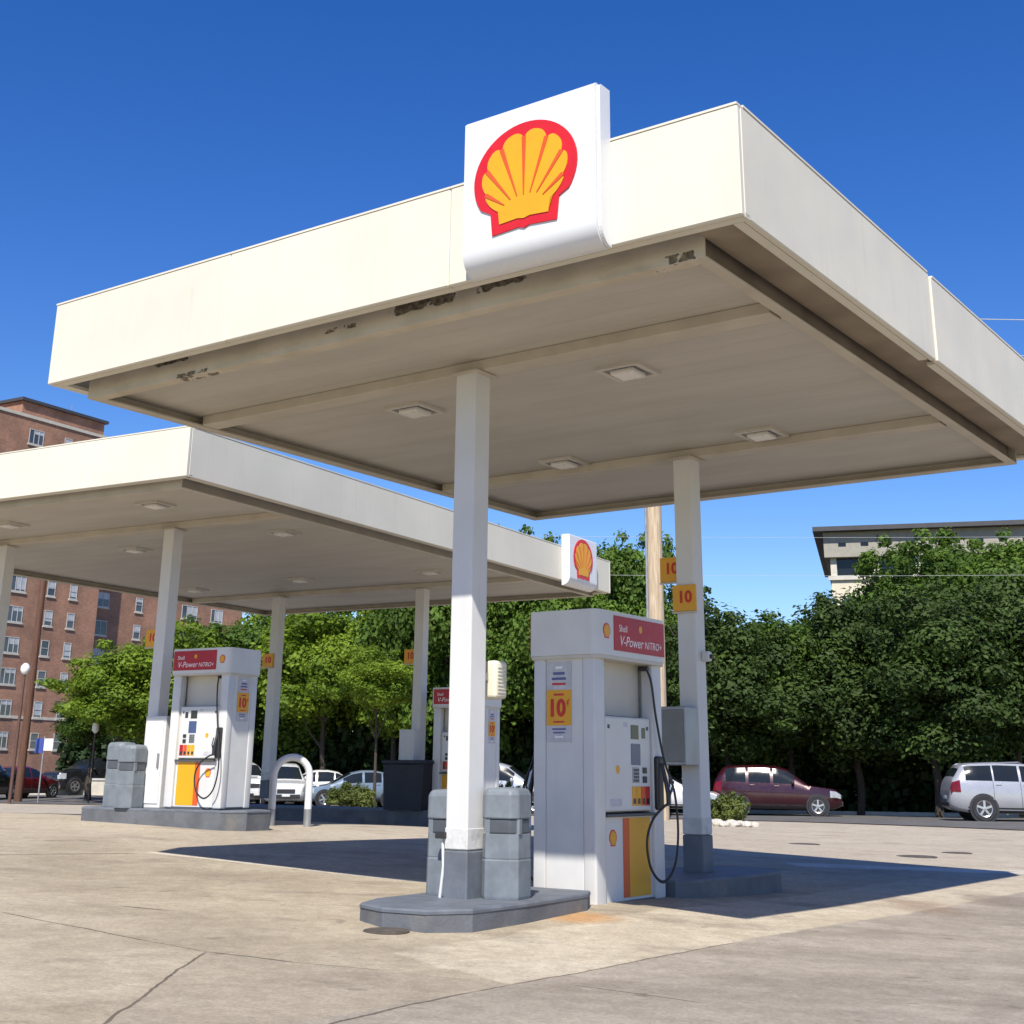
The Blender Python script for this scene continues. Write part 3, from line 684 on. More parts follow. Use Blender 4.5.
# ------------------------------------------------------------------ fuel dispensers
def shell_map(axis):
    if axis == '+X': return lambda u, v, w: (w, u, v)
    if axis == '-X': return lambda u, v, w: (-w, -u, v)
    if axis == '-Y': return lambda u, v, w: (u, -w, v)
    return lambda u, v, w: (-u, w, v)
def pump(label, o, a, x, y, z, rz, mir=1, sc=(.71, .93, 1)):
    p = Wpt(o, a, x, y); t = thing('fuel_pump', label, 'fuel pump', (p[0], p[1], z), rz, 'fuel pumps under the canopies')
    t.scale = sc
    HX, HY = .45, .62
    G().bb(-HX+.03, HX-.03, -HY+.03, HY-.03, -.08, .035).done('plinth', M['dark_plastic'], t)
    G().bb(-.20, .20, -.50, .50, .036, 2.05).done('core', M['cream'], t)
    for s in (1, -1):
        f = lambda q: Matrix.Rotation(0 if s == 1 else PI, 4, 'Z') @ Vector(q)
        def B(g, x0, x1, y0, y1, z0, z1, bev=0, seg=2):
            if s == 1: return g.bb(x0, x1, y0, y1, z0, z1, bev, seg)
            return g.bb(-x1, -x0, -y1, -y0, z0, z1, bev, seg)
        # end panel and its two corner columns (this end is -Y for s=1)
        ep = B(G(), -.268, .268, -HY, -HY+.1, .036, 2.05, .008).done('end_panel', M['white'], t)
        for cx in (-1, 1):
            ff2 = (lambda cx=cx: (lambda g: B(g, min(cx*.27, cx*HX), max(cx*.27, cx*HX), -HY-.012, -HY+.17, .02, 2.05, .022, 3)))()
            ff2(G()).done('corner_column', M['white'], t, True)
        # poster on the end panel
        fm = shell_map('-Y' if s == 1 else '+Y')
        def rect(u0, u1, v0, v1, w0, w1, name, m, par):
            g = G(); g.prism([(u0, v0), (u1, v0), (u1, v1), (u0, v1)], fm, w0, w1); return g.done(name, m, par)
        pu = -.075 if mir == 1 else .03
        po = rect(pu-.18, pu+.18, 1.32, 2.0, HY+.0005, HY+.006, 'poster', M['paper'], ep)
        rect(pu-.18, pu+.18, 1.46, 1.76, HY+.0062, HY+.009, 'yellow_patch', M['yellow'], po)
        for (v, wd, m2, hh) in ((1.95, .10, 'ink_white', .02), (1.90, .17, 'ink_blue', .024), (1.855, .21, 'ink_blue', .022), (1.81, .20, 'ink_red', .018), (1.72, .15, 'ink_red', .018), (1.49, .16, 'ink_red', .014), (1.43, .20, 'ink_blue', .014), (1.40, .17, 'ink_blue', .012), (1.365, .12, 'ink_white', .016)):
            rect(pu-wd/2, pu+wd/2, v-hh/2, v+hh/2, HY+.0065 if not 1.46 < v < 1.76 else HY+.0092, HY+.008 if not 1.46 < v < 1.76 else HY+.0105, 'print_line', M[m2], po)
        tx = text('10', .20, 'price_numerals', M['ink_red'], po, fm(pu-.03, 1.60, HY+.0105), (PI/2, 0, 0 if s == 1 else PI), .003, sx=1.3, bold=.035)
        text('¢', .08, 'price_numerals', M['ink_red'], po, fm(pu+.135, 1.66, HY+.0105), (PI/2, 0, 0 if s == 1 else PI), .001, sx=1.3)
        # dispensing face (this face is +X for s=1)
        fx = shell_map('+X' if s == 1 else '-X'); rx = (PI/2, 0, PI/2 if s == 1 else -PI/2)
        def fr(u0, u1, v0, v1, w0, w1, name, m, par, bev=0):
            g = G(); u0, u1 = (u0, u1) if mir == 1 else (-u1, -u0)
            if s == 1: g.bb(w0, w1, u0, u1, v0, v1, bev)
            else: g.bb(-w1, -w0, -u1, -u0, v0, v1, bev)
            return g.done(name, m, par)
        fr(-.448, .448, 1.56, 2.05, .201, .235, 'upper_panel', M['cream'], t)
        d = fr(-.44, .40, .755, 1.545, .201, .435, 'dispenser_cabinet', M['white'], t, .018)
        fr(.402, .446, .74, 1.545, .201, .40, 'side_trim', M['cream'], t)
        fr(-.446, .446, .715, .738, .201, .465, 'counter_lip', M['dark_plastic'], t, .005)
        fr(.03, .17, 1.36, 1.48, .4352, .441, 'display', M['screen_dark'], d)
        fr(.03, .20, 1.14, 1.32, .4352, .441, 'display', M['screen'], d)
        fr(.235, .30, 1.37, 1.46, .4352, .441, 'button', M['screen_dark'], d, .002)
        kp = fr(.05, .17, .99, 1.12, .4352, .442, 'keypad', M['galv'], d)
        g = G()
        for i in range(3):
            for j in range(4):
                u = .066+i*.036; v = 1.0+j*.029; u0, u1 = (u, u+.025) if mir == 1 else (-u-.025, -u)
                if s == 1: g.bb(.4422, .446, u0, u1, v, v+.02)
                else: g.bb(-.446, -.4422, -u1, -u0, v, v+.02)
        g.done('key', M['dark_plastic'], kp)
        for lu in (-.38, .34): fr(lu-.016, lu+.016, 1.44, 1.472, .4352, .444, 'lock', M['dark_plastic'], d, .004)
        fr(-.10, -.03, 1.46, 1.50, .4352, .438, 'sticker', M['paper'], d)
        fr(-.36, -.16, .80, .86, .4352, .438, 'sticker', M['paper'], d)
        fr(.24, .31, 1.07, 1.12, .4352, .450, 'card_slot', M['black_plastic'], d, .004)
        fr(.24, .31, .99, 1.045, .4352, .450, 'receipt_slot', M['black_plastic'], d, .004)
        for i, mm in enumerate(('yellow', 'yellow', 'orange', 'darkred')):
            fr(.035+i*.085, .035+i*.085+.077, .80, .96, .4352, .443, 'grade_button', M[mm], d, .003)
        for i in range(4): fr(.05+i*.085, .05+i*.085+.045, .815, .86, .4432, .446, 'grade_label', M['screen_dark'], d)
        emblem(d, .085, lambda u, v, w: fx(u+(-.22*mir), v+1.10, w), .4345, .003, False, False)
        # lower panels
        lw = fr(-.446, .446, .036, .713, .201, .40, 'lower_panel', M['white'], t, .004)
        fr(-.10, .01, .06, .70, .4005, .406, 'red_stripe', M['orange'], lw)
        fr(.012, .40, .06, .70, .4005, .406, 'yellow_panel', M['yellow'], lw)
        emblem(lw, .13, lambda u, v, w: fx(u-.28*mir, v+.54, w), .4, .004, False)
        # nozzle in its boot, with hose
        ny = .50*s; nx = lambda v: v*s
        nb = fr(.455*1, .575, .76, 1.22, .38, .50, 'nozzle_boot', M['black_plastic'], t, .02) if mir == 1 else fr(-.575, -.455, .76, 1.22, .38, .50, 'nozzle_boot', M['black_plastic'], t, .02)
        g = G(); L2 = lambda u, v, w: fx(u, v, w)
        g.tube([L2(.515, 1.16, .52), L2(.515, 1.02, .56), L2(.515, .90, .60), L2(.515, .80, .60)], [.018, .024, .03, .026], 10)
        g.tube([L2(.515, .84, .60), L2(.515, .96, .66), L2(.515, 1.06, .62)], .011, 8)
        g.done('nozzle', M['black_plastic'], nb, True)
        hp = [(.38, 1.98, .42), (.40, 1.86, .47), (.44, 1.55, .50), (.53, 1.18, .54), (.62, .95, .60), (.66, .60, .62), (.58, .30, .62), (.38, .17, .60), (.18, .28, .58), (.12, .50, .57), (.22, .68, .58), (.42, .79, .60), (.515, .81, .60)]
        G().tube(spline([L2(u, v, w) for u, v, w in hp], 8), .0135, 8).done('hose', M['black'], t, True)
        G().tube([L2(.38, 1.99, .30), L2(.38, 1.99, .44)], .022, 8).done('hose_outlet', M['black_plastic'], t)
    # header with rounded corners
    hz0, hz1 = 2.052, 2.44; rx_, ry_, c = .52, .67, .11; pts = []
    for (sx, sy, b0) in ((1, 1, 0), (-1, 1, 90), (-1, -1, 180), (1, -1, 270)):
        for k in range(7):
            an = R(b0+90*k/6); pts.append((sx*(rx_-c)+c*math.cos(an), sy*(ry_-c)+c*math.sin(an)))
    hd = G().prism(pts, lambda u, v, w: (u, v, w), hz0, hz1).done('header', M['white'], t, True)
    G().prism([(u*.985, v*.985) for u, v in pts], lambda u, v, w: (u, v, w), hz0-.03, hz0-.001).done('header_trim', M['cream'], hd)
    for s in (1, -1):
        fx = shell_map('+X' if s == 1 else '-X'); rx = (PI/2, 0, PI/2 if s == 1 else -PI/2)
        u0, u1 = (-.37, .60) if mir == 1 else (-.60, .37); uc = (u0+u1)/2
        g = G(); g.prism([(u0, hz0+.05), (u1, hz0+.05), (u1, hz1-.035), (u0, hz1-.035)], fx, rx_+.0005, rx_+.008); pn = g.done('sign_panel', M['darkred'], hd)
        text('Shell', .085, 'sign_lettering', M['ink_white'], pn, fx(u0+.17, hz0+.245, rx_+.009), rx, .001)
        text('V-Power', .125, 'sign_lettering', M['ink_white'], pn, fx(u0+.32, hz0+.135, rx_+.009), rx, .0012, shear=.25)
        text('NiTRO+', .095, 'sign_lettering', M['ink_white'], pn, fx(u0+.745, hz0+.128, rx_+.009), rx, .001, shear=.2)
        emblem(pn, .075, lambda u, v, w: fx(u+u0+.50, v+hz0+.262, w), rx_+.0075, .003, False, False)
        ub = -.50 if mir == 1 else .50
        emblem(hd, .125, lambda u, v, w: fx(u+ub, v+hz0+.205, w), rx_+.0005, .005, False)
    return t
pump('white fuel pump beside the grey bins under the near canopy, with 10 cent poster', O1, A1, .03, .02, .03, -A1, 1)
pump('white sunlit fuel pump on the far island left of the white hoop barriers', O2, A2, -1.50, 2.62, .56, -A2-PI/2, -1, (.70, .83, .90))
pump('fuel pump mostly hidden behind the near front post, under the back of the far canopy', O2, A2, -1.75, 10.15, .40, -A2-PI/2, -1, (.72, .88, .92))

# ------------------------------------------------------------------ hoop barriers
def hoop(label, x, y, rz, z=None, w=.60, h=1.02, r=.055):
    t = thing('hoop_barrier', label, 'bollard', (x, y, gz(x, y) if z is None else z), rz, 'white hoop barriers guarding the pumps')
    pts = [(-w/2, 0, .24), (-w/2, 0, h-w/2)]+[(-w/2*math.cos(PI*k/14), 0, h-w/2+w/2*math.sin(PI*k/14)) for k in range(1, 14)]+[(w/2, 0, h-w/2), (w/2, 0, .24)]
    G().tube(pts, r, 14).done('hoop_tube', M['signwhite'], t, True)
    for s in (-1, 1): G().tube([(s*w/2, 0, -.05), (s*w/2, 0, .2395)], r*1.03, 14).done('leg_sleeve', M['galv'], t, True)
for s in (-1,):
    pass
hoop('white hoop barrier with grey feet right of the far pump', -3.26, 21.0, math.atan2(.25, .6)-.1, None, .54, .98)
p = Wpt(O2, A2, -.3, 4.6)
hoop('white hoop barrier half hidden behind the far pump', -4.75, 23.6, .3)
hoop('white hoop barrier peeking out left of the near pump', .55, 19.2, .4)

# ------------------------------------------------------------------ manhole covers and edging stones
def cover(label, x, y, r):
    t = thing('manhole_cover', label, 'manhole cover', (x, y, gz(x, y)+.004), 0, 'round metal covers in the concrete')
    G().lathe([(r, -.03), (r, .004), (r*.97, .007)], 28).done('rim', M['iron'], t)
    G().lathe([(r*.9, .0072), (r*.9, .010), (r*.2, .012)], 28).done('lid', M['iron'], t)
cover('small rusty round cover beside the left corner of the near island', -.82, 9.85, .16)
cover('round metal cover in the pale concrete beyond the shadow at right', 6.15, 21.2, .30)
cover('flat round cover between the rear shadow edge and the road', 7.3, 22.9, .24)
cover('round cover in the forecourt right of the low shrub', 5.4, 25.6, .28)

def rock(seed, s):
    rr = random.Random(seed); bm = bmesh.new(); bmesh.ops.create_icosphere(bm, subdivisions=2, radius=1)
    off = Vector((rr.random()*9, rr.random()*9, 0))
    for v in bm.verts: v.co *= 1+.35*mnoise.noise(v.co*1.2+off); v.co.x *= s*1.25; v.co.y *= s*.9; v.co.z *= s*.7
    g = G(); g.add(bm); return g
spx = [(702, .20), (711, .16), (719, .2), (727, .15), (735, .19), (742, .15), (749, .17), (756, .12)]
rocks = [rock(k, 1).done('edging_stone', M['stone']) for k in range(3)]
for r_ in rocks: COL.objects.unlink(r_)
for k, (px, s) in enumerate(spx):
    y = 36.0+.35*((k*7) % 3); x = (px-512)/1388*y*1.0; c = rocks[k % 3].copy(); COL.objects.link(c)
    c.location = (x, y, gz(x, y)+.04); c.scale = (s, s, s); c.rotation_euler = (0, 0, k*1.3)
    tag(c, 'pale edging stone in the row along the front of the shrub by the red car', 'stone', 'edging stones round the shrub bed')

# ------------------------------------------------------------------ vegetation
def crown_mesh(name, seed, rx, rz, nblob, nleaf, leaf, m, squash=1., blobr=(.26, .42), spread=.78):
    rr = random.Random(seed); verts = []; faces = []
    blobs = []
    for i in range(nblob):
        while True:
            v = Vector((rr.uniform(-1, 1), rr.uniform(-1, 1), rr.uniform(-1, 1)))
            if .25 < v.length < 1: break
        v *= spread/max(.55, v.length)*rr.uniform(.55, 1.12)
        w = 1-.28*max(0, v.z)          # narrower towards the top
        blobs.append((Vector((v.x*rx*w, v.y*rx*w, v.z*rz)), rr.uniform(*blobr)*rx*(1 if rr.random() < .7 else .6)))
    for i in range(nblob//2):          # stray sprays poking out of the outline
        an = rr.random()*2*PI; el = rr.uniform(-.5, 1.3)
        blobs.append((Vector((math.cos(an)*math.cos(el)*rx, math.sin(an)*math.cos(el)*rx, math.sin(el)*rz))*rr.uniform(.85, 1.12), rr.uniform(.09, .17)*rx))
    tot = sum(b[1]**2 for b in blobs)
    for c, br in blobs:
        ax = Vector((rr.uniform(.75, 1.35), rr.uniform(.75, 1.35), rr.uniform(.6, 1.1)))
        for k in range(int(nleaf*br*br/tot)):
            d = Vector((rr.gauss(0, 1), rr.gauss(0, 1), rr.gauss(0, 1))).normalized()
            rad = br*(1-.6*rr.random()**2)*rr.uniform(.8, 1.2)
            if rr.random() < .06: rad *= 1.25
            p = c+Vector((d.x*rad*ax.x, d.y*rad*ax.y, d.z*rad*ax.z))
            n = (d*1.25+Vector((rr.gauss(0, .45), rr.gauss(0, .45), rr.gauss(0, .4)+.35))).normalized()
            a = n.orthogonal().normalized(); b = n.cross(a); th = rr.random()*2*PI
            a, b = a*math.cos(th)+b*math.sin(th), b*math.cos(th)-a*math.sin(th)
            s = leaf*rr.uniform(.5, 1.4); i0 = len(verts)
            verts += [p-a*s*.55, p+b*s*.34+n*s*.08, p+a*s*.55-n*s*.06, p-b*s*.34+n*s*.08]
            faces.append((i0, i0+1, i0+2, i0+3))
    me = bpy.data.meshes.new(name); me.from_pydata([tuple(v) for v in verts], [], faces); me.materials.append(m)
    return me
def trunk_mesh(seed, h, r):
    rr = random.Random(seed); g = G()
    pts = [(0, 0, -.3)]; x = y = 0
    for k in range(1, 7): x += rr.uniform(-.12, .12); y += rr.uniform(-.12, .12); pts.append((x, y, h*k/6))
    g.tube(spline(pts, 3), [r*(1.25-1.0*i/18) for i in range(19)], 8)
    for k in range(7):
        i = rr.randint(2, 5); b = Vector(pts[i]); an = rr.random()*2*PI; L = h*rr.uniform(.25, .45)
        e = b+Vector((math.cos(an)*L*.7, math.sin(an)*L*.7, L*.75))
        g.tube([b, b.lerp(e, .5)+Vector((0, 0, -.06*L)), e], [r*.42, r*.28, r*.08], 6)
    o = g.done('trunk', M['bark']); me = o.data; bpy.data.objects.remove(o); return me
TR = [trunk_mesh(k, 6.2, .17) for k in range(3)]
CR = {}
for k in range(3): CR['d%d' % k] = crown_mesh('crown', 10+k, 3.0, 3.4, 52, 34000, .175, M['leaf_dark'])
for k in range(3): CR['m%d' % k] = crown_mesh('crown', 20+k, 3.0, 3.4, 52, 34000, .175, M['leaf_mid'])
for k in range(2): CR['b%d' % k] = crown_mesh('crown', 30+k, 2.8, 2.9, 42, 26000, .175, M['leaf_bright'], blobr=(.22, .36))
CR['c0'] = crown_mesh('crown', 41, 1.5, 4.2, 40, 13000, .18, M['leaf_dark'], blobr=(.30, .5), spread=.7)
def tree(kind, trk, px, y, top, bot, label, wscale=1., name='leafy_tree', group='trees along the road', ts=.8):
    """px: photo column the tree stands in (used once to find its x), top/bot: heights of the crown in metres above local ground"""
    x = (px-512)/1388*y*1.0; z0 = gz(x, y)
    t = thing(name, label, 'tree', (x, y, z0), random.random()*6, group)
    H = top-bot; hz = {'d': 3.9, 'm': 4.0, 'b': 3.5, 'c': 4.6}[kind[0]]
    c = bpy.data.objects.new('crown', CR[kind]); link(c, t); s = H/(2*hz)
    c.location = (0, 0, bot+H/2); c.scale = (wscale, wscale, s)
    k = bpy.data.objects.new('trunk', TR[trk]); link(k, t); ks = (bot+H*.65)/6.2; k.scale = (ts, ts, ks)
    return t
random.seed(11)
# right wood
tree('d0', 0, 735, 52, 7.9, 1.2, 'dark green tree behind the dark red car, just right of the rear post', 1.10)
tree('m1', 1, 795, 54, 8.2, .8, 'mid green tree left of the pale building, above the front of the dark red car', 1.10)
tree('d1', 2, 862, 53, 8.6, 1.0, 'dark tree in front of the left end of the pale building', 1.10)
tree('m0', 1, 935, 56, 11.5, 3.5, 'tall lighter green tree covering the middle of the pale building facade', 1.05)
tree('d2', 1, 940, 49.5, 8.1, 1.3, 'dense dark tree with its lit crown directly left above the silver car', 1.15)
tree('m2', 2, 990, 57, 12.2, 4.0, 'tallest lighter tree on the right, breaking the roofline of the pale building', 1.15)
tree('d0', 0, 1025, 51, 9.6, 1.2, 'dark tree above the silver car at the right photo edge', 1.15)
tree('m1', 1, 1055, 57, 12.3, 3.0, 'tall tree cut by the right photo edge behind the silver car', 1.2)
tree('d2', 2, 765, 60, 8.3, .6, 'dark tree deep behind the dark red car, second row', 1.3)
tree('d0', 0, 840, 60, 9.0, .6, 'dark tree in the second row below the pale building corner', 1.3)
tree('d1', 1, 915, 61, 9.5, .6, 'dark tree in the second row behind the gap between the two right cars', 1.3)
tree('d2', 2, 1000, 62, 9.5, .6, 'dark tree in the second row behind the silver car', 1.3)
# centre
tree('c0', 0, 706, 50, 8.6, 1.2, 'narrow dark conical tree just right of the rear post against the sky', .85)
tree('m1', 1, 600, 57, 12.2, 1.8, 'tall mid green tree right of the small scallop sign', 1.0)
tree('m0', 2, 640, 60, 12.2, 1.4, 'tall tree behind the pale timber utility pole', 1.0)
tree('m2', 0, 545, 56, 11.0, 1.6, 'tall tree behind the left side of the near pump', 1.05)
tree('m0', 1, 495, 60, 12.9, 1.2, 'tall tree right of the near front post above the far canopy', 1.1)
tree('m1', 2, 445, 58, 12.8, 1.8, 'tall tree left of the near front post rising above the far canopy edge', 1.1)
tree('b0', 0, 398, 61, 9.6, 1.8, 'yellow green tree left of the back right post of the far canopy', 1.15)
tree('b1', 1, 325, 62.5, 9.6, 2.2, 'bright yellow green tree above the white hoop barrier', 1.2)
tree('m0', 2, 295, 66, 10.3, 1.2, 'tree behind the back left post of the far canopy', 1.2)
tree('b0', 0, 362, 67, 10.4, .8, 'tall tree behind the yellow green ones, above the blue silver car', 1.3)
tree('d2', 1, 455, 66, 10.5, .6, 'dark tree behind the hidden back pump', 1.3)
tree('d1', 2, 560, 66, 11.0, .6, 'dark tree in the row behind the near pump', 1.3)
tree('d2', 0, 640, 68, 11.0, .6, 'dark tree behind the foot of the pale timber pole', 1.3)
tree('d0', 0, 680, 64, 8.6, .6, 'dark tree seen between the pale pole and the rear post', 1.1)
# left
tree('b1', 1, 122, 60, 7.3, 1.8, 'bright leafy tree in front of the brick building, left of the far front post', 1.12)
tree('b0', 2, 178, 62, 8.3, 1.5, 'bright leafy tree behind the far front post and white cabinet', 1.15)
tree('m2', 0, 96, 64, 5.2, 2.2, 'small green tree lowest and leftmost against the brick wall', .60)
tree('m1', 1, 232, 66, 9.2, 1.5, 'green tree behind the far pump header', 1.2)
tree('b0', 1, 270, 68, 9.6, 1.5, 'green tree between the far pump and the back left post', 1.2)
# young street tree: thin trunk in front of the wood
tree('b0', 0, 380, 51, 6.0, 3.2, 'slim young street tree with a thin pale trunk beside the blue silver car', .62, ts=.34)
# undergrowth below the crowns, leaf colour darkened for the shade under them
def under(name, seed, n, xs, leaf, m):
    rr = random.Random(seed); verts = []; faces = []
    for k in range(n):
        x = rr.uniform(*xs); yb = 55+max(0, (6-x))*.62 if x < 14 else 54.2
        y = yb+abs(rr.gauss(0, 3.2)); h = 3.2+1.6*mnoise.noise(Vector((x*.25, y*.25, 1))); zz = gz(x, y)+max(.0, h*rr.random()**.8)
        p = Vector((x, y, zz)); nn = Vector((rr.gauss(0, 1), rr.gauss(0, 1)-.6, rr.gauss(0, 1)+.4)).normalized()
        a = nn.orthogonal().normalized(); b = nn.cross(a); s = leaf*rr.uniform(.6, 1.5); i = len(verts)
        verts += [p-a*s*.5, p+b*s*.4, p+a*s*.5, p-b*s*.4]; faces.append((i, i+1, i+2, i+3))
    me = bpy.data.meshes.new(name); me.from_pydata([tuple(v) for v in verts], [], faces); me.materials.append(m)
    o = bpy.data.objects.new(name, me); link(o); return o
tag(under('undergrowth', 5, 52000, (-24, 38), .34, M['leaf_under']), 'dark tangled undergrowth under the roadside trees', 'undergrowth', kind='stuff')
# shrubs
SH = [crown_mesh('foliage', 60+k, .75, .40, 22, 5200, .085, M['leaf_shrub'], blobr=(.22, .36)) for k in range(2)]
def shrub(label, x, y, s, k, m2=None):
    t = thing('shrub', label, 'shrub', (x, y, gz(x, y)), k*1.2, 'low shrubs')
    f = bpy.data.objects.new('foliage', SH[k]); link(f, t); f.location = (0, 0, .42*s[1]); f.scale = (s[0], s[0], s[1])
    g = G()
    for q in range(5): g.tube([(0, 0, -.05), (.3*math.cos(q*1.3)*s[0], .3*math.sin(q*1.3)*s[0], .5*s[1])], [.02, .008], 5)
    g.done('stem', M['bark'], t)
shrub('low olive green shrub behind pale stones beside the rear post and dark red car', (731-512)/1388*37, 37.2, (.80, .98), 0)
shrub('low bright green shrub in front of the blue silver car', (359-512)/1388*48, 48, (1.2, 1.15), 1)
shrub('leggy green plant between the near front post and the near pump', (508-512)/1388*31, 31, (.62, 1.1), 0)

# ------------------------------------------------------------------ vehicles
SPEC = {
 'suv': dict(L=4.5, W=1.82, belt=[(0, .58), (.05, .78), (.22, .90), (1.1, 1.02), (1.6, 1.05), (3.9, 1.12), (4.38, 1.10), (4.5, .82)], roof=[(1.12, 1.02), (1.86, 1.56), (2.2, 1.66), (2.9, 1.70), (3.75, 1.68), (4.14, 1.60), (4.44, 1.12)],
             win=[(1.62, 2.36), (2.46, 3.22), (3.32, 4.02)], wh=(.86, 3.58), wr=.345),
 'jeep': dict(L=4.82, W=1.92, belt=[(0, .70), (.05, .96), (.2, 1.06), (1.3, 1.14), (4.4, 1.20), (4.74, 1.16), (4.82, .85)], roof=[(1.38, 1.14), (2.05, 1.64), (2.5, 1.74), (3.3, 1.76), (4.2, 1.72), (4.42, 1.66), (4.74, 1.18)],
              win=[(1.9, 2.62), (2.70, 3.45), (3.50, 4.32)], wh=(.92, 3.84), wr=.385),
 'sedan': dict(L=4.55, W=1.78, belt=[(0, .52), (.06, .66), (.3, .76), (1.15, .90), (3.8, .97), (4.42, .95), (4.55, .62)], roof=[(1.1, .89), (1.95, 1.34), (2.4, 1.43), (2.9, 1.435), (3.35, 1.36), (4.1, .98)],
               win=[(1.6, 2.38), (2.48, 3.18), (3.24, 3.62)], wh=(.84, 3.52), wr=.325),
}
def lerp_list(pts, x):
    if x <= pts[0][0]: return pts[0][1]
    if x >= pts[-1][0]: return pts[-1][1]
    for (a, b), (c, d) in zip(pts, pts[1:]):
        if a <= x <= c: return b+(d-b)*(x-a)/max(1e-6, c-a)
def car(kind, name, label, color, x, y, heading, z=None, cat='car', group='parked cars', racks=False):
    sp = SPEC[kind]; L, W = sp['L'], sp['W']; hw0 = W/2
    t = thing(name, label, cat, (x, y, gz(x, y)+.02 if z is None else z), heading, group)
    P_ = paint('car_paint', color)
    plan = [(0, .66), (.10, .80), (.35, .93), (.8, 1.0), (L-.8, 1.0), (L-.3, .95), (L-.08, .88), (L, .80)]
    bot = [(0, .36), (.25, .25), (.6, .22), (L-.6, .24), (L-.2, .32), (L, .42)]
    bl, rf = sp['belt'], sp['roof']
    def ring(s):
        hw = hw0*lerp_list(plan, s); zb = lerp_list(bot, s); be = lerp_list(bl, s)
        ro = max(be, lerp_list(rf, s)) if rf[0][0] <= s <= rf[-1][0] else be
        h = ro-be; k = min(1, h/.5)
        return [(0, zb), (hw*.86, zb), (hw*.97, zb+.10), (hw, zb+(be-zb)*.45), (hw*.995, zb+(be-zb)*.72), (hw*.955, be-.012),
                (hw*.945-.02-.055*k, be+h*.46), (hw*.90-.02-.13*k, be+h*.90), (hw*.62, be+h*.985+.012), (0, be+h+.025)]
    def Pt(s, v, sgn):
        r = ring(s); i = min(int(v), 8); f = v-i; y_ = r[i][0]+(r[i+1][0]-r[i][0])*f; z_ = r[i][1]+(r[i+1][1]-r[i][1])*f
        return Vector((L/2-s, sgn*y_, z_))
    st = sorted(set([0, .03, .08, .15]+[L*i/44 for i in range(1, 44)]+[L-.12, L-.06, L-.02, L]))
    g = G(); rows = []
    for s in st:
        r = ring(s); rows.append([g.bm.verts.new((L/2-s, q[0], q[1])) for q in r]+[g.bm.verts.new((L/2-s, -q[0], q[1])) for q in r[8:0:-1]])
    n = len(rows[0])
    for a, b in zip(rows, rows[1:]):
        for i in range(n): g.bm.faces.new([a[i], a[(i+1) % n], b[(i+1) % n], b[i]])
    g.bm.faces.new(rows[0]); g.bm.faces.new(rows[-1][::-1])
    body = g.done('body', P_, t, True, sharp=50)
    def patch(name, s0, s1, v0, v1, sides, m, off=.006, ns=10, nv=4, par=None):
        o = None
        for sg in sides:
            g = G(); vs = []
            for i in range(ns+1):
                row = []
                for j in range(nv+1):
                    s = s0+(s1-s0)*i/ns; v = v0+(v1-v0)*j/nv; p = Pt(s, v, sg)
                    du = Pt(s+.02, v, sg)-Pt(s-.02, v, sg); dv = Pt(s, min(9, v+.03), sg)-Pt(s, max(0, v-.03), sg)
                    nn = du.cross(dv)
                    if nn.length < 1e-7: nn = Vector((0, sg, .3))
                    nn.normalize()
                    if nn.y*sg < -.02 or (abs(nn.y) < .1 and nn.z < 0 and v > 3): nn = -nn
                    row.append(g.bm.verts.new(p+nn*off))
                vs.append(row)
            for a, b in zip(vs, vs[1:]):
                for j in range(nv): g.bm.faces.new([a[j], a[j+1], b[j+1], b[j]])
            o = g.done(name, m, par or t, True)
        return o
    for (a, b) in sp['win']: patch('side_window', a, b, 5.14, 6.92, (1, -1), M['glass_dark'])
    def front_glass(name, s0, s1):
        g = G(); vs = []
        for i in range(9):
            s = s0+(s1-s0)*i/8; r = ring(s); row = []
            for j in range(-6, 7):
                f = j/6; yy = f*r[7][0]*.93; q = abs(yy); 
                zz = r[9][1]+(r[8][1]-r[9][1])*min(1, q/max(.01, r[8][0])) if q <= r[8][0] else r[8][1]+(r[7][1]-r[8][1])*(q-r[8][0])/max(.01, r[7][0]-r[8][0])
                row.append(g.bm.verts.new((L/2-s+(.010 if s0 < L/2 else -.010), yy, zz+.008)))
            vs.append(row)
        for a, b in zip(vs, vs[1:]):
            for j in range(12): g.bm.faces.new([a[j], a[j+1], b[j+1], b[j]])
        return g.done(name, M['glass_dark'], t, True)
    front_glass('windscreen', rf[0][0]+.06, rf[1][0]-.03); front_glass('rear_window', rf[-2][0]+.06, rf[-1][0]-.10)
    patch('headlight', .05, .42, 3.5, 4.7, (1,), M['head'], .008); patch('headlight', .05, .42, 3.5, 4.7, (-1,), M['head'], .008)
    patch('tail_light', L-.32, L-.03, 3.7, 5.3, (1,), M['tail'], .008); patch('tail_light', L-.32, L-.03, 3.7, 5.3, (-1,), M['tail'], .008)
    patch('sill', .55, L-.5, 1.2, 2.25, (1, -1), M['black_plastic'], .006, 14, 3)
    # grille, bumpers, plates
    g = G(); g.bb(L/2-.02, L/2+.015, -.36, .36, lerp_list(bl, .05)-.25, lerp_list(bl, .05)-.08, .008); g.done('grille', M['black_plastic'], t)
    G().bb(L/2-.04, L/2+.03, -.56, .56, .34, .50, .02).done('front_bumper', M['black_plastic'], t)
    G().bb(-L/2-.03, -L/2+.04, -.62, .62, .42, .56, .02).done('rear_bumper', M['black_plastic'], t)
    G().bb(L/2+.031, L/2+.038, -.16, .16, .42, .50).done('number_plate', M['plate'], t); G().bb(-L/2-.012, -L/2-.005, -.16, .16, .66, .76).done('number_plate', M['plate'], t)
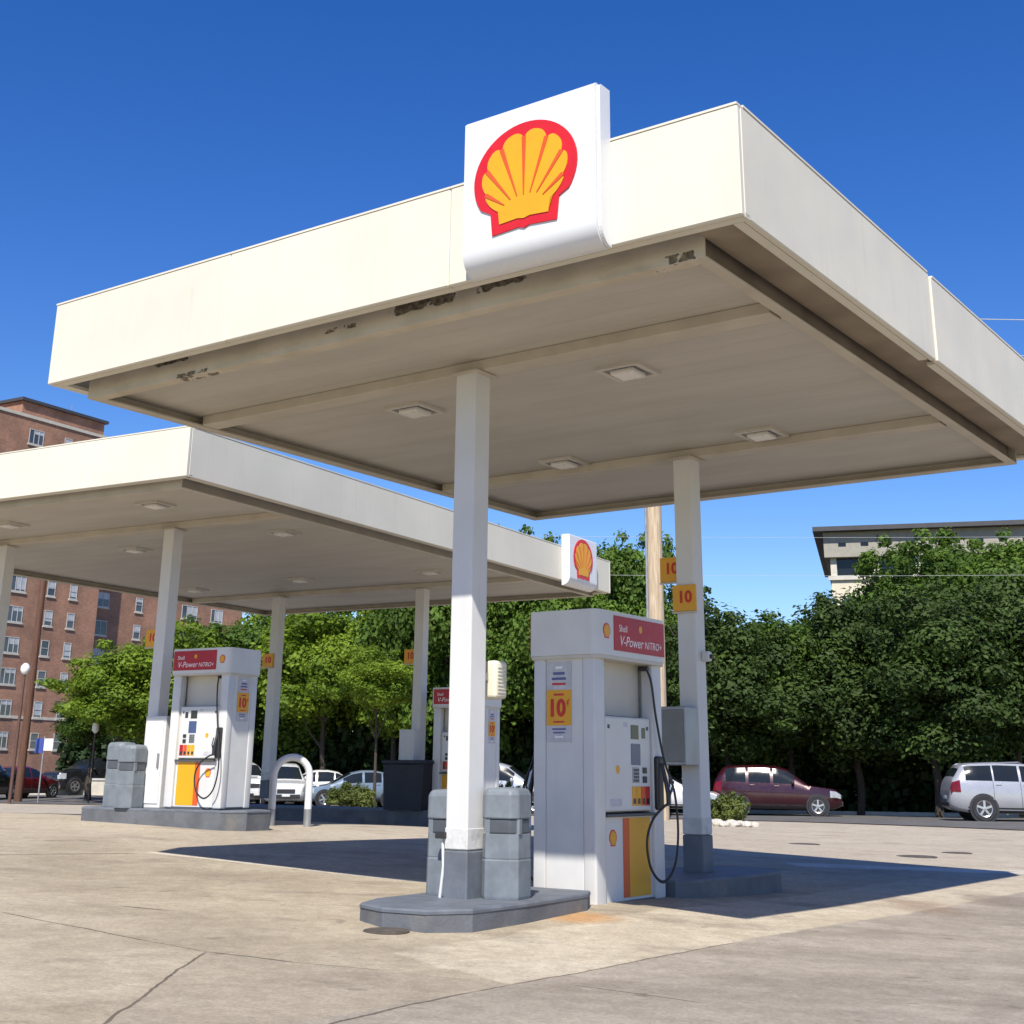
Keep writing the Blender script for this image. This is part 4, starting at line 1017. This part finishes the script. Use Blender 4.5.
    for sg in (1, -1):
        s = sp['win'][0][0]+.08; p = Pt(s, 5.1, sg)
        G().box((p.x+.02, p.y+sg*.10, p.z+.06), (.10, .18, .12), .03).done('wing_mirror', P_, t, True)
        for (a, b) in sp['win'][:2]:
            p = Pt(b-.12, 4.75, sg); G().box((p.x, p.y+sg*.014, p.z), (.17, .022, .03), .006).done('door_handle', P_, t)
        for w in sp['win'][:2]:   # door shut lines
            p0 = [Pt(w[1]+.05, v, sg) for v in (2.2, 3, 3.6, 4.2, 4.8, 5.1)]; G().tube([q+Vector((0, sg*.001, 0)) for q in p0], .006, 5).done('door_gap', M['black_plastic'], t)
        if racks:
            a, b = Pt(rf[2][0], 7.6, sg), Pt(rf[-2][0]-.05, 7.6, sg); G().tube([a+Vector((0, 0, .0)), a+Vector((-.1, 0, .06)), b+Vector((.1, 0, .06)), b], .018, 6).done('roof_rail', M['chrome'], t)
        for wx in sp['wh']:
            wr = sp['wr']; Mw = Matrix.Translation((L/2-wx, sg*(hw0*.995+.004), wr)) @ Matrix.Rotation(-sg*PI/2, 4, 'X')
            G().lathe([(wr*1.17, -.12), (wr*1.17, .0), (wr*.9, .002)], 28, Mw).done('wheel_arch', M['black_plastic'], t)
            wh = thing('wheel', None, None); del_ = None
            COL.objects.unlink(wh); bpy.data.objects.remove(wh)
            Mt = Matrix.Translation((L/2-wx, sg*(hw0-.10), wr)) @ Matrix.Rotation(-sg*PI/2, 4, 'X')
            ty = G().lathe([(wr*.62, -.09), (wr*.94, -.10), (wr, -.06), (wr, .09), (wr*.94, .125), (wr*.68, .122), (wr*.62, .10)], 30, Mt).done('wheel', M['black'], t, True)
            g = G(); g.lathe([(wr*.66, .105), (wr*.64, .118), (wr*.58, .108), (wr*.56, .07)], 30, Mt, False)
            for k in range(5):
                an = 2*PI*k/5+.3
                g.box(Mt @ Vector((math.cos(an)*wr*.33, math.sin(an)*wr*.33, .10)), (wr*.56, wr*.17, .03), rot=Mt.to_3x3().to_4x4() @ Matrix.Rotation(an, 4, 'Z'))
            g.lathe([(wr*.16, .09), (wr*.16, .122), (wr*.05, .126)], 14, Mt); g.done('rim', M['chrome'], ty)
            G().lathe([(wr*.60, .02), (wr*.60, .06)], 24, Mt).done('brake_disc', M['dark_plastic'], ty)
    return t
def car_at(kind, name, label, color, px, y, heading, **k):
    return car(kind, name, label, color, (px-512)/1388*y, y, heading, **k)
car_at('suv', 'parked_car', 'dark red estate car parked under the trees right of the rear post', (.036, .005, .010), 780, 50, R(-10))
car_at('jeep', 'parked_car', 'silver off-road car cut by the right photo edge', (.36, .37, .40), 1025, 44.5, R(-6), racks=True)
car_at('sedan', 'parked_car', 'blue silver saloon car behind the bright green shrub', (.17, .225, .29), 362, 58, R(180+14))
car_at('suv', 'parked_car', 'silver car seen between the near front post and the near pump', (.42, .45, .48), 505, 49.5, R(-10))
car_at('suv', 'parked_car', 'white car facing the camera, framed by the white hoop barrier', (.74, .74, .73), 287, 58, R(-90+14))
car_at('sedan', 'parked_car', 'white saloon half hidden behind the nose of the blue silver one', (.72, .72, .70), 318, 61.5, R(180+8))
car_at('jeep', 'parked_car', 'white car behind the far pump and its half hidden hoop barrier', (.72, .72, .72), 244, 60, R(-60))
car_at('jeep', 'parked_car', 'bright red car high up behind the white hoop barrier, beneath the trees', (.45, .015, .012), 298, 74, R(172), z=.75)
car_at('jeep', 'parked_car', 'black off-road car left of the grey bins on the far island', (.016, .017, .02), 96, 72, R(180+50))
car_at('sedan', 'parked_car', 'red car tail at far left beside the brown pole foot', (.12, .008, .012), 25, 66, R(70))
car_at('jeep', 'parked_car', 'black car cut by the left photo edge', (.012, .012, .014), -16, 63, R(80))
car_at('sedan', 'parked_car', 'white saloon mostly hidden behind the near pump and rear post', (.74, .74, .74), 662, 49, R(-14))

# ------------------------------------------------------------------ poles, lamp, street sign, cables
def pole(name, label, cat, x, y, h, r0, r1, m):
    t = thing(name, label, cat, (x, y, gz(x, y)))
    G().tube([(0, 0, -.3), (0, 0, h*.33), (0, 0, h*.66), (0, 0, h)], [r0, r0*.9+r1*.1, (r0+r1)/2, r1], 14).done('shaft', m, t, True); return t
py_ = 42.0
t = pole('utility_pole', 'pale timber utility pole behind the near pump', 'pole', (664-512)/1388*py_, py_, 16.6, .27, .22, M['wood'])
G().tube([(-.28, -.12, 2.5), (-.25, -.12, 15)], .04, 8).done('conduit', M['galv'], t)
G().bb(-1.3, 1.3, -.07, .07, 15.9, 16.08).done('crossarm', M['wood'], t)
g = G()
for xx in (-.95, -.45, .45, .95): g.lathe([(.05, 16.08), (.06, 16.16), (.03, 16.24)], 10, Matrix.Translation((xx, 0, 0)))
g.done('insulator', M['lamp_glass'], t)
pole('utility_pole', 'reddish brown timber utility pole in front of the brick building', 'pole', (26-512)/1388*61, 61, 10.2, .175, .14, M['wood_brown'])
t = pole('street_lamp', 'street lamp with a white globe left of the brown pole', 'street lamp', (18-512)/1388*58, 58, 5.2, .075, .05, mat('brown_lamp_metal', (.10, .05, .035), .6))
G().lathe([(.06, 5.22), (.15, 5.28), (.20, 5.42), (.18, 5.56), (.09, 5.67), (.02, 5.70)], 18).done('globe', M['globe'], t, True)
t = pole('street_sign', 'thin post with a small blue and white sign left of the black car', 'sign', (46-512)/1388*60, 60, 2.75, .035, .03, M['galv'])
G().bb(-.36, -.01, -.06, -.04, 2.05, 2.65).done('sign_plate', M['bluesign'], t); G().bb(.01, .40, -.06, -.04, 2.15, 2.65).done('sign_plate', M['signwhite'], t)
t = pole('street_lamp', 'slim lamp post with a small white head in front of the leafy left tree', 'street lamp', (96-512)/1388*60, 60, 2.9, .035, .03, M['iron'])
G().lathe([(.05, 2.9), (.15, 3.0), (.15, 3.3), (.04, 3.4)], 12).done('lamp_head', M['globe'], t, True)
def cable(label, a, b, sag, r=.012, name='power_line'):
    a, b = Vector(a), Vector(b); pts = []
    for k in range(25):
        f = k/24; p = a.lerp(b, f); p.z -= sag*4*f*(1-f); pts.append(p)
    tag(G().tube(pts, r, 6).done(name, M['cable']), label, 'cable', 'overhead power lines')
px0 = (664-512)/1388*py_
cable('upper overhead line against the sky at the right photo edge', (px0+.95, py_, 16.0), (px0+32, py_, 16.1), .3, .016)
cable('lower overhead line against the sky at the right photo edge', (px0+.45, py_, 14.7), (px0+32, py_, 14.9), .3, .012)
cable('thin faint line crossing the sky above the right trees', (-30, 47, 9.7), (45, 44, 9.7), .8, .005)
cable('lowest thin line crossing the sky just above the right trees', (-30, 47.5, 8.4), (45, 44.5, 8.5), .8, .005)

# ------------------------------------------------------------------ brick apartment block (left)
bx, by, ux, uy = -49.2, 118.6, .51, .86
ang = math.atan2(uy, ux)
bt = thing('apartment_building', 'tall red brick apartment block behind the far canopy at left', 'building', (bx, by, 0), ang)
# local x runs along the street wall (away from camera); local -y faces the forecourt
def window_part(parent, x, z, w, h, face, blind, yoff=0., ax=None):
    """face '-y': opening in the wall plane y=yoff"""
    f = G(); b = .07
    def rect(g, x0, x1, z0, z1, d0, d1): g.bb(x0, x1, yoff-d1, yoff-d0, z0, z1)
    rect(f, x-w/2, x+w/2, z-h/2, z-h/2+b, .004, .05); rect(f, x-w/2, x+w/2, z+h/2-b, z+h/2, .004, .05)
    rect(f, x-w/2, x-w/2+b, z-h/2+b, z+h/2-b, .004, .05); rect(f, x+w/2-b, x+w/2, z-h/2+b, z+h/2-b, .004, .05)
    n = 1 if w < 1.4 else 3
    for k in range(1, n): rect(f, x-w/2+w*k/n-.03, x-w/2+w*k/n+.03, z-h/2+b, z+h/2-b, .004, .05)
    if n == 1: rect(f, x-w/2+b, x+w/2-b, z-.03, z+.03, .004, .05)
    fo = f.done('window', M['frame_white'], parent)
    g = G(); rect(g, x-w/2+b, x+w/2-b, z-h/2+b, z+h/2-b, .003, .012); g.done('pane', M['glass_house'], fo)
    if blind:
        g = G(); bh = h*blind; x0, x1 = (x-w/2+b, x+w/2-b) if n == 1 else (x-w/2+w/3+.03, x+w/2-b)
        rect(g, x0, x1, z+h/2-b-bh+2*b, z+h/2-b, .013, .02); g.done('blind', M['blind'], fo)
    g = G(); rect(g, x-w/2-.1, x+w/2+.1, z-h/2-.16, z-h/2-.005, .003, .10); g.done('sill', M['concrete_trim'], fo)
G().bb(-22, 16.4, 0, 18, -1, 33.1).done('wall', M['brick'], bt)
G().bb(16.402, 40, 2.2, 20, -1, 20.5).done('wing_wall', M['brick'], bt)
g = G(); g.bb(-22.1, 16.5, -.1, .25, 33.102, 33.4); g.bb(16.15, 16.5, .252, 18, 33.102, 33.4); g.done('parapet', M['concrete_trim'], bt)
G().bb(16.403, 40.1, 2.1, 2.5, 20.502, 20.8).done('parapet', M['concrete_trim'], bt)
ph = G().bb(5.5, 15.9, 1.2, 13, 33.101, 35.0).done('penthouse', M['brick'], bt)
g = G(); g.bb(5.2, 16.2, .9, 13.2, 35.002, 35.3); g.done('penthouse_roof', M['roof_dark'], ph)
G().tube([(13, 3, 35.3), (13, 3, 36.6)], .05, 6).done('vent_pipe', M['galv'], bt)
rw = random.Random(4)
for k in range(-5, 8):
    z = 14.6+2.8*k
    if z < 1 or z > 32.5: continue
    for (x, w) in ((-16, 1.9), (-11.5, .9), (-7.5, 1.9), (-2.5, .9), (.5, .9), (6.6, 1.75), (10.5, .95), (13.2, .9)):
        if x < -4 and z > 30: pass
        window_part(bt, x, z, w, 1.45, '-y', rw.choice([0, .35, .5, .75, .9]))
for k in range(-5, 3):
    z = 14.6+2.8*k
    if z < 1: continue
    for (x, w) in ((18.6, 2.5), (24, .95), (27.5, .95), (31.5, 2.4), (35.8, 1.9)):
        window_part(bt, x, z, w, 1.45, '-y', rw.choice([0, .35, .5, .75, .9]), 2.2)
# pale string course and a low wall with railing in front
G().bb(-22, 16.38, -.06, -.003, 5.3, 5.55).done('string_course', M['concrete_trim'], bt)
w = thing('low_wall', 'pale low concrete wall behind the black car, below the brick building', 'wall', (-28, 70, gz(-28, 70)), R(8))
G().bb(-8, 10, -.12, .12, -.3, .75).done('wall_body', M['concrete_trim'], w); G().bb(-8.05, 10.05, -.17, .17, .752, .85).done('coping', M['frame_white'], w)

# ------------------------------------------------------------------ pale building (right, behind the trees)
pb = thing('office_building', 'pale flat-roofed building rising behind the right trees', 'building', (17.3, 74, -.6), R(-15))
D = 18
G().bb(.6, 30, .6, D, 0, 12.35).done('wall', M['render_cream'], pb)
fz = G().bb(.3, 30.3, .3, D, 13.35, 14.75).done('frieze', M['frieze'], pb)
for k in range(24): G().bb(1.1+k*1.22, 1.1+k*1.22+.42, .27, .298, 13.95, 14.15).done('frieze_opening', M['glass_dark'], fz)
g = G()
for k in range(13): g.bb(.6+k*2.3, .6+k*2.3+.34, .62, .9, 12.352, 13.348)
g.bb(.6, 30, 1.6, D-.6, 12.352, 13.348); g.done('pilaster', M['concrete_trim'], pb)
for k in range(12): 
    x = .6+k*2.3+.36; w_ = G().bb(x, x+1.92, .80, .84, 12.36, 13.34).done('window', M['glass_dark'], pb)
    G().bb(x+.93, x+.99, .77, .799, 12.36, 13.34).done('mullion', M['roof_dark'], w_)
G().bb(.45, 30.2, .45, .598, 12.1, 12.34).done('cornice', M['concrete_trim'], pb)
G().bb(-.25, 31, -.25, D+.5, 14.752, 15.0).done('roof', M['roof_dark'], pb)
for zz in (10.4, 7.2, 4.0):
    for k in range(12):
        x = .6+k*2.3+.5; f = G(); f.bb(x, x+1.5, .55, .597, zz-.8, zz+.8); wo = f.done('window', M['frame_white'], pb); G().bb(x+.1, x+1.4, .54, .549, zz-.7, zz+.7).done('pane', M['glass_house'], wo)

# ------------------------------------------------------------------ light and sky
AZ, EL = 187.3, 48.8
W_ = bpy.data.worlds.new('World'); S.world = W_; W_.use_nodes = True
nt = NT(W_.node_tree); bg = W_.node_tree.nodes['Background']
sky = nt.node('ShaderNodeTexSky', sky_type='NISHITA'); sky.sun_disc = False
sky.sun_elevation = R(EL); sky.sun_rotation = R(AZ); sky.altitude = 100; sky.air_density = 1.0; sky.dust_density = .25; sky.ozone_density = 3.0
hs = nt.node('ShaderNodeHueSaturation'); hs.inputs['Hue'].default_value = .517; hs.inputs['Saturation'].default_value = 1.36; hs.inputs['Value'].default_value = 1.72
nt.l.new(sky.outputs[0], hs.inputs['Color']); nt.l.new(hs.outputs[0], bg.inputs['Color'])
bg.inputs['Strength'].default_value = .068
sun = bpy.data.lights.new('sun', 'SUN'); sun.energy = 5.0; sun.angle = R(.55); sun.color = (1, .94, .84)
so = bpy.data.objects.new('sun', sun); link(so)
to = Vector((math.sin(R(AZ))*math.cos(R(EL)), math.cos(R(AZ))*math.cos(R(EL)), math.sin(R(EL))))
so.rotation_euler = to.to_track_quat('Z', 'Y').to_euler(); so.location = to*60
S.view_settings.view_transform = 'Standard'; S.view_settings.look = 'None'; S.view_settings.exposure = .42; S.view_settings.gamma = 1
S.render.resolution_x = S.render.resolution_y = 1024
S.render.engine = 'CYCLES'
